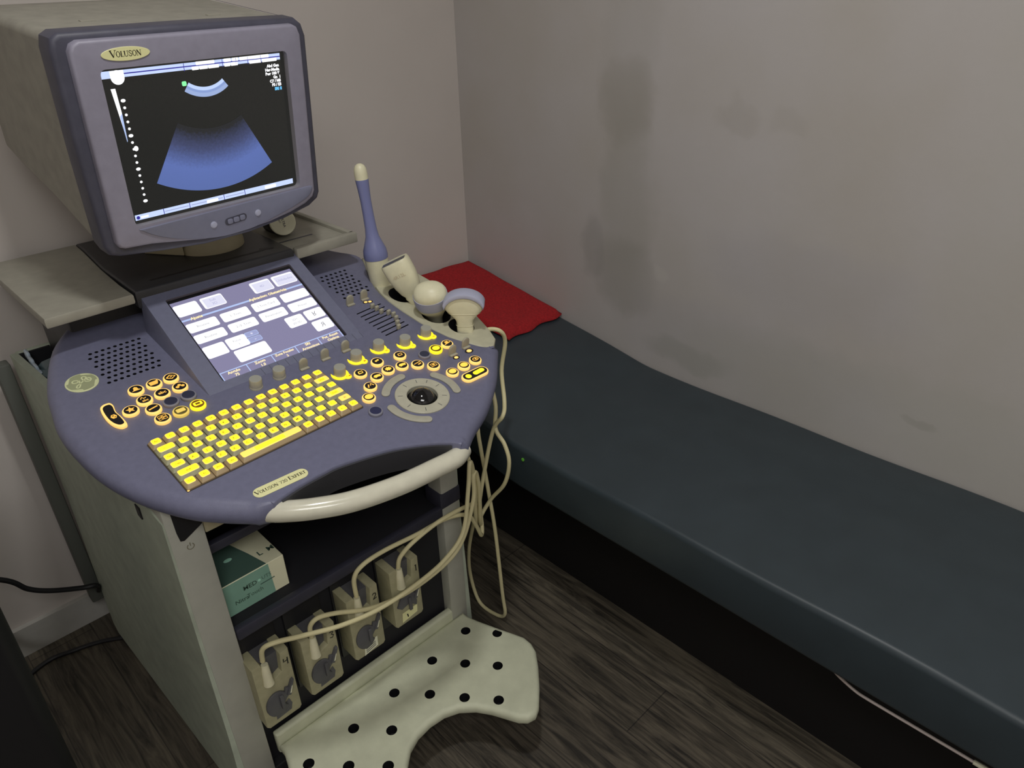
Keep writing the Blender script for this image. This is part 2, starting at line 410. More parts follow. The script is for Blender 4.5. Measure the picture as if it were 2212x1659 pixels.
# cord under the couch
w = MB(); path = spline([(1.045, .262, .365), (1.05, .248, .351), (1.052, .22, .339), (1.05, .195, .339), (1.05, .104, .340), (1.05, .02, .341), (1.05, -.06, .342), (1.06, -.12, .345)], 6)
cord = empty('white_cord', (1.05, .1, .34), 'thin white cord clipped under the front edge of the exam couch', 'cord')
w.tube(path, .0028, mat('white_cord_pvc', (150, 142, 138), .4), 8); w.build('wire', cord, Matrix())
w = MB(); w.tube([(1.05, .022, .341), (1.05, -.012, .3415)], .0045, M_WHITE, 10); w.build('sleeve', cord, Matrix())
w = MB(); w.tube(spline([(1.05, -.012, .3415), (1.046, -.03, .340), (1.045, -.05, .342)], 5), lambda t: .008 - .003 * t, M_BLACK, 10); w.build('plug', cord, Matrix())

# ------------------------------------------------------------------ ultrasound machine
mach = empty('ultrasound_machine', (.52, 1.38, 0), 'large trolley ultrasound machine with lit monitor, touch panel and yellow backlit keyboard', 'ultrasound machine')
XA, XB, YC = .222, .812, 1.03          # cabinet sides and front plane

# side panels, rear panel, columns
def side(name, xs):
    s = 1 if xs < .5 else -1
    b = MB(); pts = [(YC, .03), (1.70, .03), (1.72, .05), (1.74, .82), (1.42, .835), (1.30, .80), (YC, .76)]
    x0f, x0r = xs, xs - s * .02
    def X(y, d, z=1): return xs - s * .02 * (y - YC) / .71 + s * d - s * .014 * max(0, 1 - z / .45)
    pts = pts[:2] + [(1.72, .05), (1.73, .24), (1.735, .45)] + pts[3:] + [(YC, .45), (YC, .24)]
    outer = [(X(y, 0, z), y, z) for y, z in pts]; inner = [(X(y, .014), y, z) for y, z in pts]
    n = len(pts)
    b.add(outer + inner, [tuple(range(n)), tuple(range(2 * n - 1, n - 1, -1))] + [(i, (i + 1) % n, n + (i + 1) % n, n + i) for i in range(n)], M_SIDE)
    if s == 1:
        b.box(xs - .0055, xs - .0015, 1.122, 1.140, .722, .745, M_BLACK, T=Matrix.Translation((0, 0, 0)))
    return b.build(name, mach, Matrix(), smooth=False)
side('side_panel', XA); side('side_panel', XB)
b = MB(); b.box(XA - .01, XB + .01, 1.735, 1.75, .05, .82, M_SIDE, .004); b.build('rear_panel', mach, Matrix())
for x0, x1 in ((.168, .197), (.837, .866)):
    b = MB(); b.box(x0, x1, 1.742, 1.775, .12, .80, mat('dark_grey_edge', (58, 60, 56), .6), .004); b.build('rear_edge', mach, Matrix())
def column(x0, x1):
    b = MB(); b.box(x0, x1, YC - .002, YC + .045, .03, .80, M_COLUMN, .004)
    return b.build('front_column', mach, Matrix())
cl = column(XA + .002, .281)
b = MB()
q = [(.237, .80), (.281, .80), (.2815, .738), (.278, .732), (.262, .724), (.246, .716), (.240, .718), (.238, .735)]
b.prism(q[::-1], 0, .0015, M_BLACK, T=frame((0, YC - .002, 0), (1, 0, 0), (0, 0, 1), (0, -1, 0))); b.build('dark_cutout', cl, Matrix())
b = MB(); T = frame((.2525, YC - .0022, .7), (1, 0, 0), (0, 0, 1), (0, -1, 0)); pm = mat('power_mark', (84, 80, 66), .6)
b.rib([(.0055 * math.cos(R(a)), .0055 * math.sin(R(a))) for a in range(125, 416, 15)], .0014, pm, .0006, T); b.rib([(0, .001), (0, .008)], .0014, pm, .0006, T)
b.build('power_symbol', cl, Matrix())
cr = column(.762, .81)
b = MB(); b.box(.757, .8135, YC - .004, YC + .05, .476, .516, M_RAIL, .003); b.build('dark_bracket', cr, Matrix())
b = MB(); b.box(.2815, .7615, YC + .002, YC + .03, .706, .736, M_CREAMD, .003); b.build('crossbar', mach, Matrix())
b = MB(); b.box(.2815, .7615, YC + .045, YC + .06, .625, .645, M_RAIL, .003); b.build('upper_rail', mach, Matrix())
# shelf with its front rail
b = MB(); b.box(.2385, .796, YC + .012, 1.72, .462, .4795, M_DARK, .002); b.box(.2815, .7615, YC - .004, YC + .012, .455, .482, M_RAIL, .004)
b.build('shelf', mach, Matrix())
# dark inside: back board, port panel, top deck
b = MB(); b.box(.24, .794, 1.42, 1.43, .05, .80, M_DARK); b.build('inner_back', mach, Matrix())
b = MB(); b.box(.2815, .7615, 1.055, 1.07, .08, .455, M_DARK)
for x in (.316, .415, .52, .626): b.box(x - .04, x + .04, 1.048, 1.056, .225, .45, M_BLACK, .003)
b.build('port_panel', mach, Matrix())
b = MB(); b.box(.2165, .276, 1.728, 1.7345, .752, .8185, M_DARK); b.box(.2155, .2175, 1.30, 1.7345, .752, .80, M_DARK); b.build('pocket_shade_sheets', mach, Matrix())  # dark sheets that put the shade inside the pocket into colour
b = MB(); b.box(.2385, .797, 1.06, 1.733, .74, .752, M_DARK); b.build('top_deck', mach, Matrix())
b = MB(); b.box(.232, .80, 1.035, 1.73, .045, .075, M_BLACK, .004); b.build('base_frame', mach, Matrix())
for x, y in ((.29, 1.12), (.74, 1.12), (.29, 1.66), (.74, 1.66)):
    b = MB(); b.lathe([(.02, -.014), (.03, -.012), (.03, .012), (.02, .014)], M_BLACK, 24, Tr(x, y, .0302) @ Matrix.Rotation(PI / 2, 4, 'Y')); b.box(x - .012, x + .012, y - .01, y + .01, .03, .05, M_BLACK)
    b.build('caster', mach, Matrix())

# footrest
hol = [(.76, .978), (.807, .919), (.65, .968), (.697, .908), (.744, .851), (.538, .96), (.59, .902), (.637, .842), (.684, .785), (.427, .951), (.48, .891), (.32, .949), (.373, .888), (.428, .832), (.375, .775), (.318, .83), (.265, .885)]
half = [(.0, .850), (.035, .846), (.065, .833), (.091, .809), (.110, .780), (.124, .751), (.136, .726), (.15, .711), (.168, .706), (.186, .714), (.224, .748), (.262, .788), (.288, .820), (.297, .843), (.298, .867), (.289, .893), (.275, .930), (.257, .982), (.249, 1.01), (.249, 1.03)]
out = [(.548 + x, y) for x, y in half] + [(.548 - x, y) for x, y in half[::-1][:-1]]
b = MB(); b.prism(out, .112, .14, M_FOOT, r=.011, seg=4, holes=[circ(x, y, .0115, 16) for x, y in hol], hole_depth=.026, mhole=M_BLACK)
b.prism(rrect(.298, .798, .11, .167, .004)[::-1][::-1], -1.047, -1.029, M_FOOT, r=.006, T=frame((0, 0, 0), (1, 0, 0), (0, 0, 1), (0, -1, 0)))
ft = b.build('footrest', mach, Matrix(), sharp=40)
for x in (.36, .73):
    b = MB(); b.box(x - .02, x + .02, .95, 1.06, .055, .114, M_BLACK, .004); b.build('footrest_bracket', mach, Matrix())

# wing tray, black platform, rear housing
b = MB()
L_ = [(.227, 1.39), (.377, 1.392), (.3775, 1.46), (.384, 1.58), (.396, 1.72), (.40, 1.79), (.235, 1.79), (.225, 1.70)]
b.prism(L_, .98, 1.0, M_BEIGE, r=.004, seg=2)
b.build('left_wing_tray', mach, Matrix()).name = 'wing_tray'
b = MB(); Rr = [(.712, 1.39), (.861, 1.39), (.862, 1.66), (.86, 1.79), (.70, 1.79), (.705, 1.6)]
b.prism(Rr, .978, .992, M_BEIGE, r=.003, seg=2)
b.box(.711, .8625, 1.386, 1.404, .977, 1.0, M_BEIGE, .003); b.box(.848, .862, 1.395, 1.655, .98, 1.0, M_BEIGE, .003); b.box(.74, .862, 1.645, 1.66, .98, 1.0, M_BEIGE, .003)
b.poly([(.716, 1.47), (.80, 1.47), (.80, 1.476), (.716, 1.476)], M_RIM, .9925)
b.build('wing_tray', mach, Matrix())
b = MB(); P_ = [(.382, 1.397), (.707, 1.394), (.711, 1.50), (.705, 1.79), (.40, 1.79), (.396, 1.71), (.385, 1.58)]
b.prism(P_, .965, 1.001, M_PLAT, r=.006, seg=3); b.rib([(.425, 1.435), (.66, 1.432)], .008, M_BLACK, 1.0013); b.rib([(.655, 1.442), (.682, 1.430)], .012, M_BLACK, 1.0015)
b.build('monitor_platform', mach, Matrix())
b = MB(); b.box(.276, .72, 1.474, 1.73, .75, .979, M_BLACK, .006); b.build('rear_housing', mach, Matrix())

# ------------------------------------------------------------------ control panel (tilted 12 degrees)
tl = R(12)
K = frame((.405, 1.051, .84), (1, 0, 0), (0, math.cos(tl), math.sin(tl)), (0, -math.sin(tl), math.cos(tl)))
left = [(-.09, .53), (-.11, .49), (-.174, .412), (-.217, .310), (-.232, .243), (-.240, .19), (-.238, .127), (-.227, .054), (-.201, -.018), (-.161, -.085), (-.124, -.124), (-.082, -.160)]
front = [(-.058, -.164), (-.042, -.160), (-.007, -.1545), (.0365, -.1525), (.0706, -.1535), (.1493, -.171), (.2079, -.196), (.246, -.221), (.256, -.236)]
right = [(.272, -.238), (.31, -.212), (.372, -.18), (.443, -.128), (.488, -.084), (.514, -.058)]
inner = [(.508, -.046), (.486, -.038), (.462, .005), (.4475, .04), (.434, .113), (.432, .224), (.453, .304), (.49, .393), (.455, .45), (.40, .53)]
outl = []; rs = []
for seg_, rr, k in ((left, 1, 5), (front, .12, 5), (right, 1, 5), (inner, .2, 5)):
    s_ = [Vector(p) for p in seg_]
    sp = spline(s_, k)
    outl += [(p.x, p.y) for p in sp]; rs += [rr] * len(sp)
for _ in range(2): rs = [(rs[i - 1] + 2 * rs[i] + rs[(i + 1) % len(rs)]) / 4 for i in range(len(rs))]
holes = []
def grille(c, ux, uy, nx, ny):
    for j in range(ny):
        for i in range(nx):
            u = (i + .5 * (j % 2)) / (nx - .5) - .5; v = j / (ny - 1) - .5
            x = c[0] + u * ux; y = c[1] + v * uy
            holes.append(circ(x, y, .0034, 8))
grille((-.0865, .301), .092, .098, 9, 8)
grille((.390, .312), .066, .098, 6, 8)
for i in range(8):
    y = .1975 - i * .0137; holes.append([(.3425 + i * .0004, y - .0016), (.408, y + .004 - .0016 + .002), (.408, y + .0076), (.3425 + i * .0004, y + .0016)])
BALL = (.2848, -.0925)
holes.append(circ(*BALL, .0290, 36))
b = MB(); b.prism(outl, -.046, 0, M_PURPLE, r=.0225, seg=6, holes=holes, hole_depth=.012, mhole=M_BLACK, rs=rs)
panel = b.build('control_panel', mach, K, sharp=45)
# dark strip that paints the shade on the panel face inside the grip opening
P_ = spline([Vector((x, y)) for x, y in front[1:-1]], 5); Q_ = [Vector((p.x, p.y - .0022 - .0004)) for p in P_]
b = MB(); b.prism([(p.x, p.y) for p in Q_] + [(p.x, p.y + .004) for p in reversed(P_)], -.052, -.005, mat('grip_shade_dark', (36, 36, 40), .5)); b.build('grip_shade_strip', panel, K)
# underside pan that carries the panel
b = MB(); b.prism([(-.11, .50), (-.13, .30), (-.13, .12), (.38, .12), (.40, .30), (.36, .50)], -.11, -.0462, M_BLACK); b.build('panel_support', mach, K)
# handle
hp = spline([(-.064, -.146, -.026), (-.042, -.166, -.024), (-.005, -.190, -.022), (.05, -.213, -.022), (.128, -.2295, -.022), (.2, -.2345, -.023), (.245, -.234, -.026), (.272, -.222, -.030)], 8)
b = MB(); b.tube(hp, .0172, M_HANDLE, 24); b.build('front_handle', mach, K, sharp=60)

def on_panel(b, name, x, y, rot=0, h=0): return b.build(name, panel, K @ Tr(x, y, h) @ Rz(rot))

# probe holder strip
sin_ = [(.49, .393), (.453, .304), (.432, .224), (.434, .113), (.4475, .04), (.462, .005), (.486, -.038), (.508, -.047)]
sout = [(.530, -.03), (.547, .02), (.562, .1), (.566, .2), (.556, .3), (.535, .37), (.515, .395)]
ol = [(p.x, p.y) for p in spline([Vector(p) for p in sout], 5)] + [(p.x, p.y) for p in spline([Vector((x + .0015, y)) for x, y in sin_], 5)]
CUPS = [(.479, .297, .027, .030), (.470, .212, .026, .033), (.483, .108, .030, .034), (.500, .045, .026, .030)]
b = MB(); b.prism(ol, -.05, -.003, M_STRIP, r=.004, seg=2, holes=[circ(x, y, a, 24, c) for x, y, a, c in CUPS], hole_depth=.04, mhole=M_DARK)
b.build('probe_holder_strip', panel, K, sharp=45)

# round buttons
def icon(b, k, m, h, s=1.0):
    q = .0078 * s
    if k == 'bell': b.poly([(-q, -q * .6), (-q * .5, -q * .2), (-q * .4, q * .5), (0, q * .8), (q * .4, q * .5), (q * .5, -q * .2), (q, -q * .6)], m, h)
    elif k == 'book': b.poly([(-q, -q * .7), (q * .6, -q * .7), (q, q * .2), (q, q * .8), (q * .5, q * .6), (-q, q * .6)], m, h)
    elif k == 'diamond': b.rib([(-q, 0), (0, q * .7), (q, 0), (0, -q * .7), (-q, 0), (-q * .9, .0003)], .0022, m, h); b.rib([(-q * .2, 0), (q * .3, q * .1)], .002, m, h)
    elif k == 'wave': b.rib([(-q * .7, q * .2), (-q * .3, q * .8), (0, q * .2), (q * .5, q * .4)], .0018, m, h); b.text('abc', 0, -q * .5, q * .95, m, h, bold=.03)
    elif k == 'abc': b.text('abc', 0, 0, q * 1.25, m, h, bold=.03)
    elif k == 'gear':
        for x in (-.6, 0, .6): b.ell(x * q, -q * .2 + (q * .5 if x == 0 else 0), q * .4, q * .4, m, h, 10)
    elif k == 'star':
        b.poly([((q if i % 2 == 0 else q * .45) * math.cos(PI * i / 5 + PI / 2), (q if i % 2 == 0 else q * .45) * math.sin(PI * i / 5 + PI / 2)) for i in range(10)], m, h)
    elif k == 'pen': b.rib([(-q, -q * .2), (q, q * .25)], .0028, m, h); b.rib([(-q, -q * .32), (-q * .5, -q * .1)], .002, m, h)
    elif k == 'four':
        for x in (-1, 1):
            for y in (-1, 1): b.rib([(x * q * .12, y * q * .12), (x * q * .85, y * q * .12), (x * q * .85, y * q * .7), (x * q * .12, y * q * .7), (x * q * .12, y * q * .1)], .0014, m, h)
    elif k == 'card': b.rect(-q * .95, q * .95, -q * .6, q * .6, m, h, q * .25)
    elif k == 'frame': b.rect(-q * .95, q * .95, -q * .62, q * .62, m, h, q * .3); b.rect(-q * .5, q * .5, -q * .3, q * .3, mat('icon_brown', (150, 100, 20), .5, k=1), h + .0002)
    elif k == 'blob': b.ell(0, 0, q * .8, q * .65, m, h, 14)
    elif k == 'disc': b.ell(0, 0, q * 1.05, q * .85, m, h, 18)
    elif k == 'bean': b.poly([(-q, 0), (-q * .5, q * .5), (q * .3, q * .45), (q, q * .2), (q * .8, -q * .5), (q * .1, -q * .35), (-q * .6, -q * .55)], m, h)
    elif k == 'dots': b.ell(-q * .3, q * .1, q * .32, q * .3, m, h, 10); b.ell(q * .3, q * .25, q * .3, q * .28, m, h, 10)
    elif k == 'print': b.rect(-q * .5, q * .5, 0, q * .8, m, h); b.rib([(-q, -q * .3), (q, q * .1)], .0024, m, h)
    elif k == 'lines': b.rib([(-q, q * .1), (q, q * .35)], .0018, m, h); b.rib([(-q * .2, -q * .5), (q * .8, -q * .3)], .003, m, h)
    elif k == 'square': b.rib([(-q * .75, -q * .5), (q * .75, -q * .5), (q * .75, q * .5), (-q * .75, q * .5), (-q * .75, -q * .6)], .0016, m, h); b.rect(-q * .35, q * .35, -q * .2, q * .3, m, h)
    elif k == 'em': b.rib([(-q * .8, -q * .5), (-q * .2, q * .5), (0, -q * .1), (q * .4, q * .6), (q * .8, -q * .3)], .0026, m, h)
    elif k == 'burst': b.poly([((q if i % 2 == 0 else q * .6) * math.cos(PI * i / 8), (q if i % 2 == 0 else q * .6) * .8 * math.sin(PI * i / 8)) for i in range(16)], m, h)
    elif k == 'eye': b.rib([(q * .8 * math.cos(a * .7), q * .55 * math.sin(a * .7)) for a in range(10)], .0018, m, h); b.ell(q * .1, 0, q * .3, q * .3, m, h, 10)
    elif k == 'box': b.rib([(-q * .6, -q * .35), (q * .5, -q * .35), (q * .6, q * .35), (-q * .4, q * .4), (-q * .6, -q * .4)], .002, m, h)
def button(x, y, k, ring, top=M_BLACK, im=None, r=.0132):
    b = MB(); b.lathe([(r * .98, 0), (r, .001), (r, .0046), (r * .93, .0058)], ring, 28, cap=False)
    b.lathe([(r * .93, .0058), (r * .80, .0062)], ring if ring is not M_BTNSIDE else M_BTNSIDE, 28, cap=False)
    b.lathe([(r * .80, .0062), (r * .5, .0064), (.0001, .0064)], top, 28, cap=False)
    if k: icon(b, k, im or E_ICON, .0068)
    return on_panel(b, 'push_button', x, y)
for x, y, k in ((-.1071, .2021, 'bell'), (-.0763, .2015, 'book'), (-.0466, .2014, 'diamond'), (-.1066, .1691, 'wave'), (-.0764, .1694, 'abc'), (-.0453, .1694, 'gear'), (-.1353, .155, 'star'), (-.1048, .1387, 'pen'), (-.1031, .1078, 'four')):
    button(x, y, k, E_RING)
button(-.0744, .1403, None, M_BTNSIDE, M_BTNDARK); button(-.0441, .14, None, M_BTNSIDE, M_BTNDARK)
button(-.0724, .1081, 'card', E_RINGD, mat('button_olive', (96, 86, 40), .5, k=.7), E_RINGD); button(-.0427, .1083, 'frame', E_RINGB, mat('button_brown', (140, 96, 20), .5, k=1), E_RINGB)
for x, y, k, im in ((.4259, .0044, 'print', E_ICON), (.3241, .0268, 'box', E_ICON), (.2761, .0345, 'dots', E_ICONB), (.3076, -.0018, 'bean', E_ICONB), (.3347, -.0153, 'lines', E_ICON), (.3571, -.0363, 'square', E_ICON),
                 (.2782, .0027, 'burst', E_ICONB), (.2295, .0229, 'box', E_ICONB), (.2482, -.0032, 'bean', E_ICONB), (.2218, -.0192, 'em', E_ICON), (.201, -.0438, 'disc', E_ICONB), (.3737, -.0731, 'disc', E_ICONB),
                 (.4055, -.0701, 'disc', E_ICONB), (.4367, -.0688, 'eye', E_ICON)):
    button(x, y, k, E_RING, im=im, r=.0125)
button(.3959, .0037, 'disc', E_RINGB, mat('button_brown2', (110, 76, 20), .5, k=1), E_RINGB, .0135)
button(.3655, .002, None, M_BTNSIDE, M_BTNDARK, r=.0122); button(.1885, -.0814, None, M_BTNSIDE, mat('button_navy', (30, 32, 56), .4), r=.0128)
# wide pill button and bean shaped rocker
b = MB(); ca = [(.3871 + (.4244 - .3871) * t, -.102 - .0013 * t) for t in (0, 1)]
def capsule(x0, y0, x1, y1, r, n=10):
    a = math.atan2(y1 - y0, x1 - x0); P = []
    for k in range(n + 1): t = a - PI / 2 + PI * k / n; P.append((x1 + r * math.cos(t), y1 + r * math.sin(t)))
    for k in range(n + 1): t = a + PI / 2 + PI * k / n; P.append((x0 + r * math.cos(t), y0 + r * math.sin(t)))
    return P
b.prism(capsule(-.0185, 0, .0185, 0, .0125), 0, .0058, E_RING, r=.0012, seg=2); b.poly(capsule(-.0185, 0, .0185, 0, .0098), M_BLACK, .0061); b.ell(-.017, 0, .0062, .006, E_RINGB, .0064); b.poly(capsule(.001, 0, .018, .001, .0052), E_RINGB, .0064)
on_panel(b, 'wide_button', .4058, -.1027)
def bean(cx, s):
    P = [(-.1577, .1935), (-.1655, .1928), (-.1715, .187), (-.174, .172), (-.1742, .1514), (-.1708, .135), (-.1645, .1245), (-.158, .1225), (-.1525, .127), (-.1525, .1467), (-.1548, .1649), (-.152, .1824), (-.1535, .191)]
    P = [(p.x, p.y) for p in spline([Vector((-.163 + (x + .163) * 1.0, y)) for x, y in P], 4, True)]
    c = (sum(p[0] for p in P) / len(P), sum(p[1] for p in P) / len(P))
    return [(c[0] + (x - c[0]) * s, c[1] + (y - c[1]) * (s * .5 + .5 * (1 if s == 1 else .93))) for x, y in P][::1]
bp_ = bean(0, 1)
A_ = sum(bp_[i - 1][0] * bp_[i][1] - bp_[i][0] * bp_[i - 1][1] for i in range(len(bp_)))
fix = (lambda P: P) if A_ > 0 else (lambda P: P[::-1])
b = MB(); b.prism(fix(bp_), 0, .0058, E_RING, r=.0012, seg=2); b.poly(bean(0, .74), M_BLACK, .0061); T = Tr(-.1625, .154, 0); b.poly([(.005 * math.cos(R(a)), .006 * math.sin(R(a))) for a in range(0, 360, 60)], E_ICON, .0064, T); b.rect(-.0018, .0005, .0005, .003, M_BLACK, .0066, 0, T); b.rect(.0005, .0028, -.003, -.0012, M_BLACK, .0066, 0, T)
b.build('rocker_button', panel, K)
# rotary knobs with lit collars
def knob(x, y, lit, legend=''):
    b = MB(); r = .0112; t = '' if lit else ''
    b.lathe([(r, .001), (r * .985, .018), (r * .93, .0192)], M_GREY, 32, cap=False); b.lathe([(r * .93, .0192), (.0001, .0194)], mat('knob_top', (112, 112, 104), .5), 32, cap=False)
    if not lit: b.lathe([(r * 1.06, 0), (r * 1.06, .003), (r, .004)], M_GREY, 32, cap=False)
    o = on_panel(b, 'rotary_knob', x, y)
    if lit:
        c = MB(); P = []
        for k in range(40):
            a = 2 * PI * k / 40; rr = .0164
            P.append((rr * math.cos(a), rr * math.sin(a)))
        c.prism(P, 0, .0024, E_RINGB, r=.0006, seg=2); c.prism(circ(.0088, -.0132, .0070, 20), 0, .0022, E_RINGB, r=.0006, seg=2)
        c.text(legend, .0095, -.014, .006, mat('legend_orange', (214, 120, 10), .5, k=1), .0026, bold=.02)
        c.prism(circ(-.001, .0075, .0125, 24), .0024, .0028, M_PURPLE)
        c.build('lit_collar', panel, K @ Tr(x, y, 0))
    return o
for x, y, t in ((.1994, .0455, 'C-M'), (.2504, .0668, 'M'), (.3055, .0707, '3D'), (.3579, .0548, 'C'), (.4126, .0566, '2D')): knob(x, y, True, t)
knob(.0604, .100, False); knob(.108, .1028, False)
def paddle(x, y):
    b = MB(); P = rrect(-.0085, .0085, 0, .0235, .0078, 6); P = [p for p in P]
    P = [(-.0085, 0), (.0085, 0)] + [(.0085 * math.cos(R(a)), .0150 + .0085 * math.sin(R(a))) for a in range(0, 181, 20)]
    b.prism(P, -.0022, .0022, M_GREY, r=.001, seg=2, T=frame((0, 0, 0), (1, 0, 0), (0, 0, 1), (0, -1, 0)))
    b.prism([(-.009, -.0072), (.0092, -.0072), (.0085, -.002), (-.0085, -.002)], 0, .0035, M_GREY, r=.0008, seg=2)
    return on_panel(b, 'paddle_switch', x, y + .002)
for x, y in ((.1563, .098), (.2045, .1015), (.251, .1024), (.4143, -.027), (.4525, -.0226), (.3517, .2339), (.3887, .2361)): paddle(x, y)
for x, y, s in ((.4145, -.0375, .0045), (.4506, -.0352, .0058), (.3847, .2254, .004), (.3932, .2222, .004)):
    b = MB(); b.prism(circ(x, y, s * 1.7, 20, s * 1.2), 0, .0004, M_BLACK); b.ell(x, y, s, s * .8, E_LED, .0006)
    b.build('status_light', panel, K)
for i, (x, y) in enumerate(((.3825, .1985), (.3851, .1865), (.3865, .172), (.3966, .1605), (.4004, .1486), (.3967, .1346), (.3888, .1197), (.3815, .1059))):
    b = MB(); b.prism(rrect(-.0032, .0032, 0, .0115, .0022, 3), -.0042, .0042, M_GREY, r=.001, seg=2, T=frame((0, 0, 0), (0, 1, 0), (0, 0, 1), (1, 0, 0)))
    on_panel(b, 'gain_slider', x, y, 8)
# trackball
n = 48
b = MB(); b.lathe([(.0505, 0), (.0505, .002), (.0492, .0032), (.0295, .0032), (.0284, .0022), (.0280, -.006)], mat('ring_grey', (128, 126, 112), .5, var=.05, scale=80), n, cap=False)
for a in (68, 105, 150, 195, 240, 283, 322, 8, 40):
    b.rib([(.036 * math.cos(R(a)), .036 * math.sin(R(a))), (.045 * math.cos(R(a)), .045 * math.sin(R(a)))], .0011, M_LATCH, .0034)
on_panel(b, 'trackball_ring', *BALL)
b = MB(); b.lathe([(.0272 * math.cos(R(a)), .0272 * math.sin(R(a)) - .0135) for a in range(-40, 90, 8)] + [(.0002, .0137)], M_BLACKG, 40)
on_panel(b, 'trackball', *BALL)
for a0, a1 in ((88, 140), (-22, 32), (176, 240)):
    P = [(.0665 * math.cos(R(a0 + (a1 - a0) * i / 10)), .0665 * math.sin(R(a0 + (a1 - a0) * i / 10))) for i in range(11)]
    O_ = []; r = .0078
    for i, p in enumerate(P): t = math.atan2(p[1], p[0]); O_.append((p[0] + r * math.cos(t), p[1] + r * math.sin(t)))
    t1 = math.atan2(P[-1][1], P[-1][0])
    for k in range(1, 8): a = t1 + PI * k / 8; O_.append((P[-1][0] + r * math.cos(a), P[-1][1] + r * math.sin(a)))
    for p in reversed(P): t = math.atan2(p[1], p[0]); O_.append((p[0] - r * math.cos(t), p[1] - r * math.sin(t)))
    t0 = math.atan2(P[0][1], P[0][0])
    for k in range(1, 8): a = t0 + PI + PI * k / 8; O_.append((P[0][0] + r * math.cos(a), P[0][1] + r * math.sin(a)))
    b = MB(); b.prism(O_, 0, .003, mat('arc_grey', (120, 118, 106), .5, var=.05, scale=80), r=.001, seg=2); on_panel(b, 'arc_button', *BALL)

# keyboard
KB = K @ Tr(.0158, .0045, .0) @ Rz(1.6)
b = MB(); b.prism(rrect(-.1625, .163, -.0665, .0665, .003), 0, .0018, M_KEYBED, r=.0005, seg=1)
b.ell(-.160, -.0655, .0018, .0018, E_LED, .0021)
kb = b.build('keyboard', mach, KB)
PX, PY = .0231, .0219
rows = [[(1, t) for t in ('Esc', 'F1', 'F2', 'F3', 'F4', 'F5', 'F6', 'F7', 'F8', 'F9', 'F10', 'F11', 'F12', 'Del')],
        [(1.5, '~')] + [(1, t) for t in '1234567890-'] + [(1.5, 'Back')],
        [(1, 'Tab')] + [(1, t) for t in 'QWERTYUIOP[]='],
        [(1.25, 'Caps')] + [(1, t) for t in "ASDFGHJKL;'"] + [(1.75, 'Enter')],
        [(1.75, 'Shift')] + [(1, t) for t in '\\ZXCVBNM,./'][:11] + [(1.25, 'Sh')],
        [(1, t) for t in ('Ctrl', 'Fn', 'Win', 'Alt')] + [(5, '')] + [(1, t) for t in ('Alt', 'Ctrl', '<', 'v', '>')]]
for j, row in enumerate(rows):
    x = -7 * PX; y = 2.5 * PY - j * PY
    edge = j in (0, 5)
    for w_, t in row:
        W2 = w_ * PX / 2 - .0007; H2 = PY / 2 - .0006; cx = x + w_ * PX / 2
        b = MB(); sk = E_KEYSK if edge else M_KEYCAP
        tx, ty = W2 - .0036, H2 - .0035; oy = .0020
        lo = rrect(-W2, W2, -H2, H2, .0015, 3); hi = rrect(-tx, tx, -ty + oy, ty + oy, .0032, 3)
        b.rings([[(p[0], p[1], .0015) for p in lo], [(p[0], p[1], .0035) for p in lo], [(p[0], p[1], .0085) for p in hi]], sk, True, False)
        dim = (j * 5 + len(t) * 3 + int(cx * 900)) % 4 == 0 and w_ <= 1
        hi2 = rrect(-tx + .0011, tx - .0011, -ty + .0011 + oy, ty - .0011 + oy, .0028, 3)
        b.rings([[(p[0], p[1], .0085) for p in hi], [(p[0], p[1], .0089) for p in hi2]], E_KEYE, False, False)
        if w_ > 1.4 and t != '~' and t != 'Shift':
            b.poly(hi2, E_KEYE, .0089); b.rect(-tx * .55, tx * .45, -ty * .7 + oy, ty * .7 + oy, E_KEY, .00905, .002)
        elif t == 'Sh': b.poly(hi2, E_KEYE, .0089)
        else:
            b.poly(hi2, E_KEY, .0089)
        if t: b.text(t, -tx * .25 if len(t) == 1 else 0, oy - .0005, .0058 if len(t) == 1 else .0044, M_LEG, .0092, bold=.01)
        b.build('key', kb, KB @ Tr(cx, y, 0)); x += w_ * PX

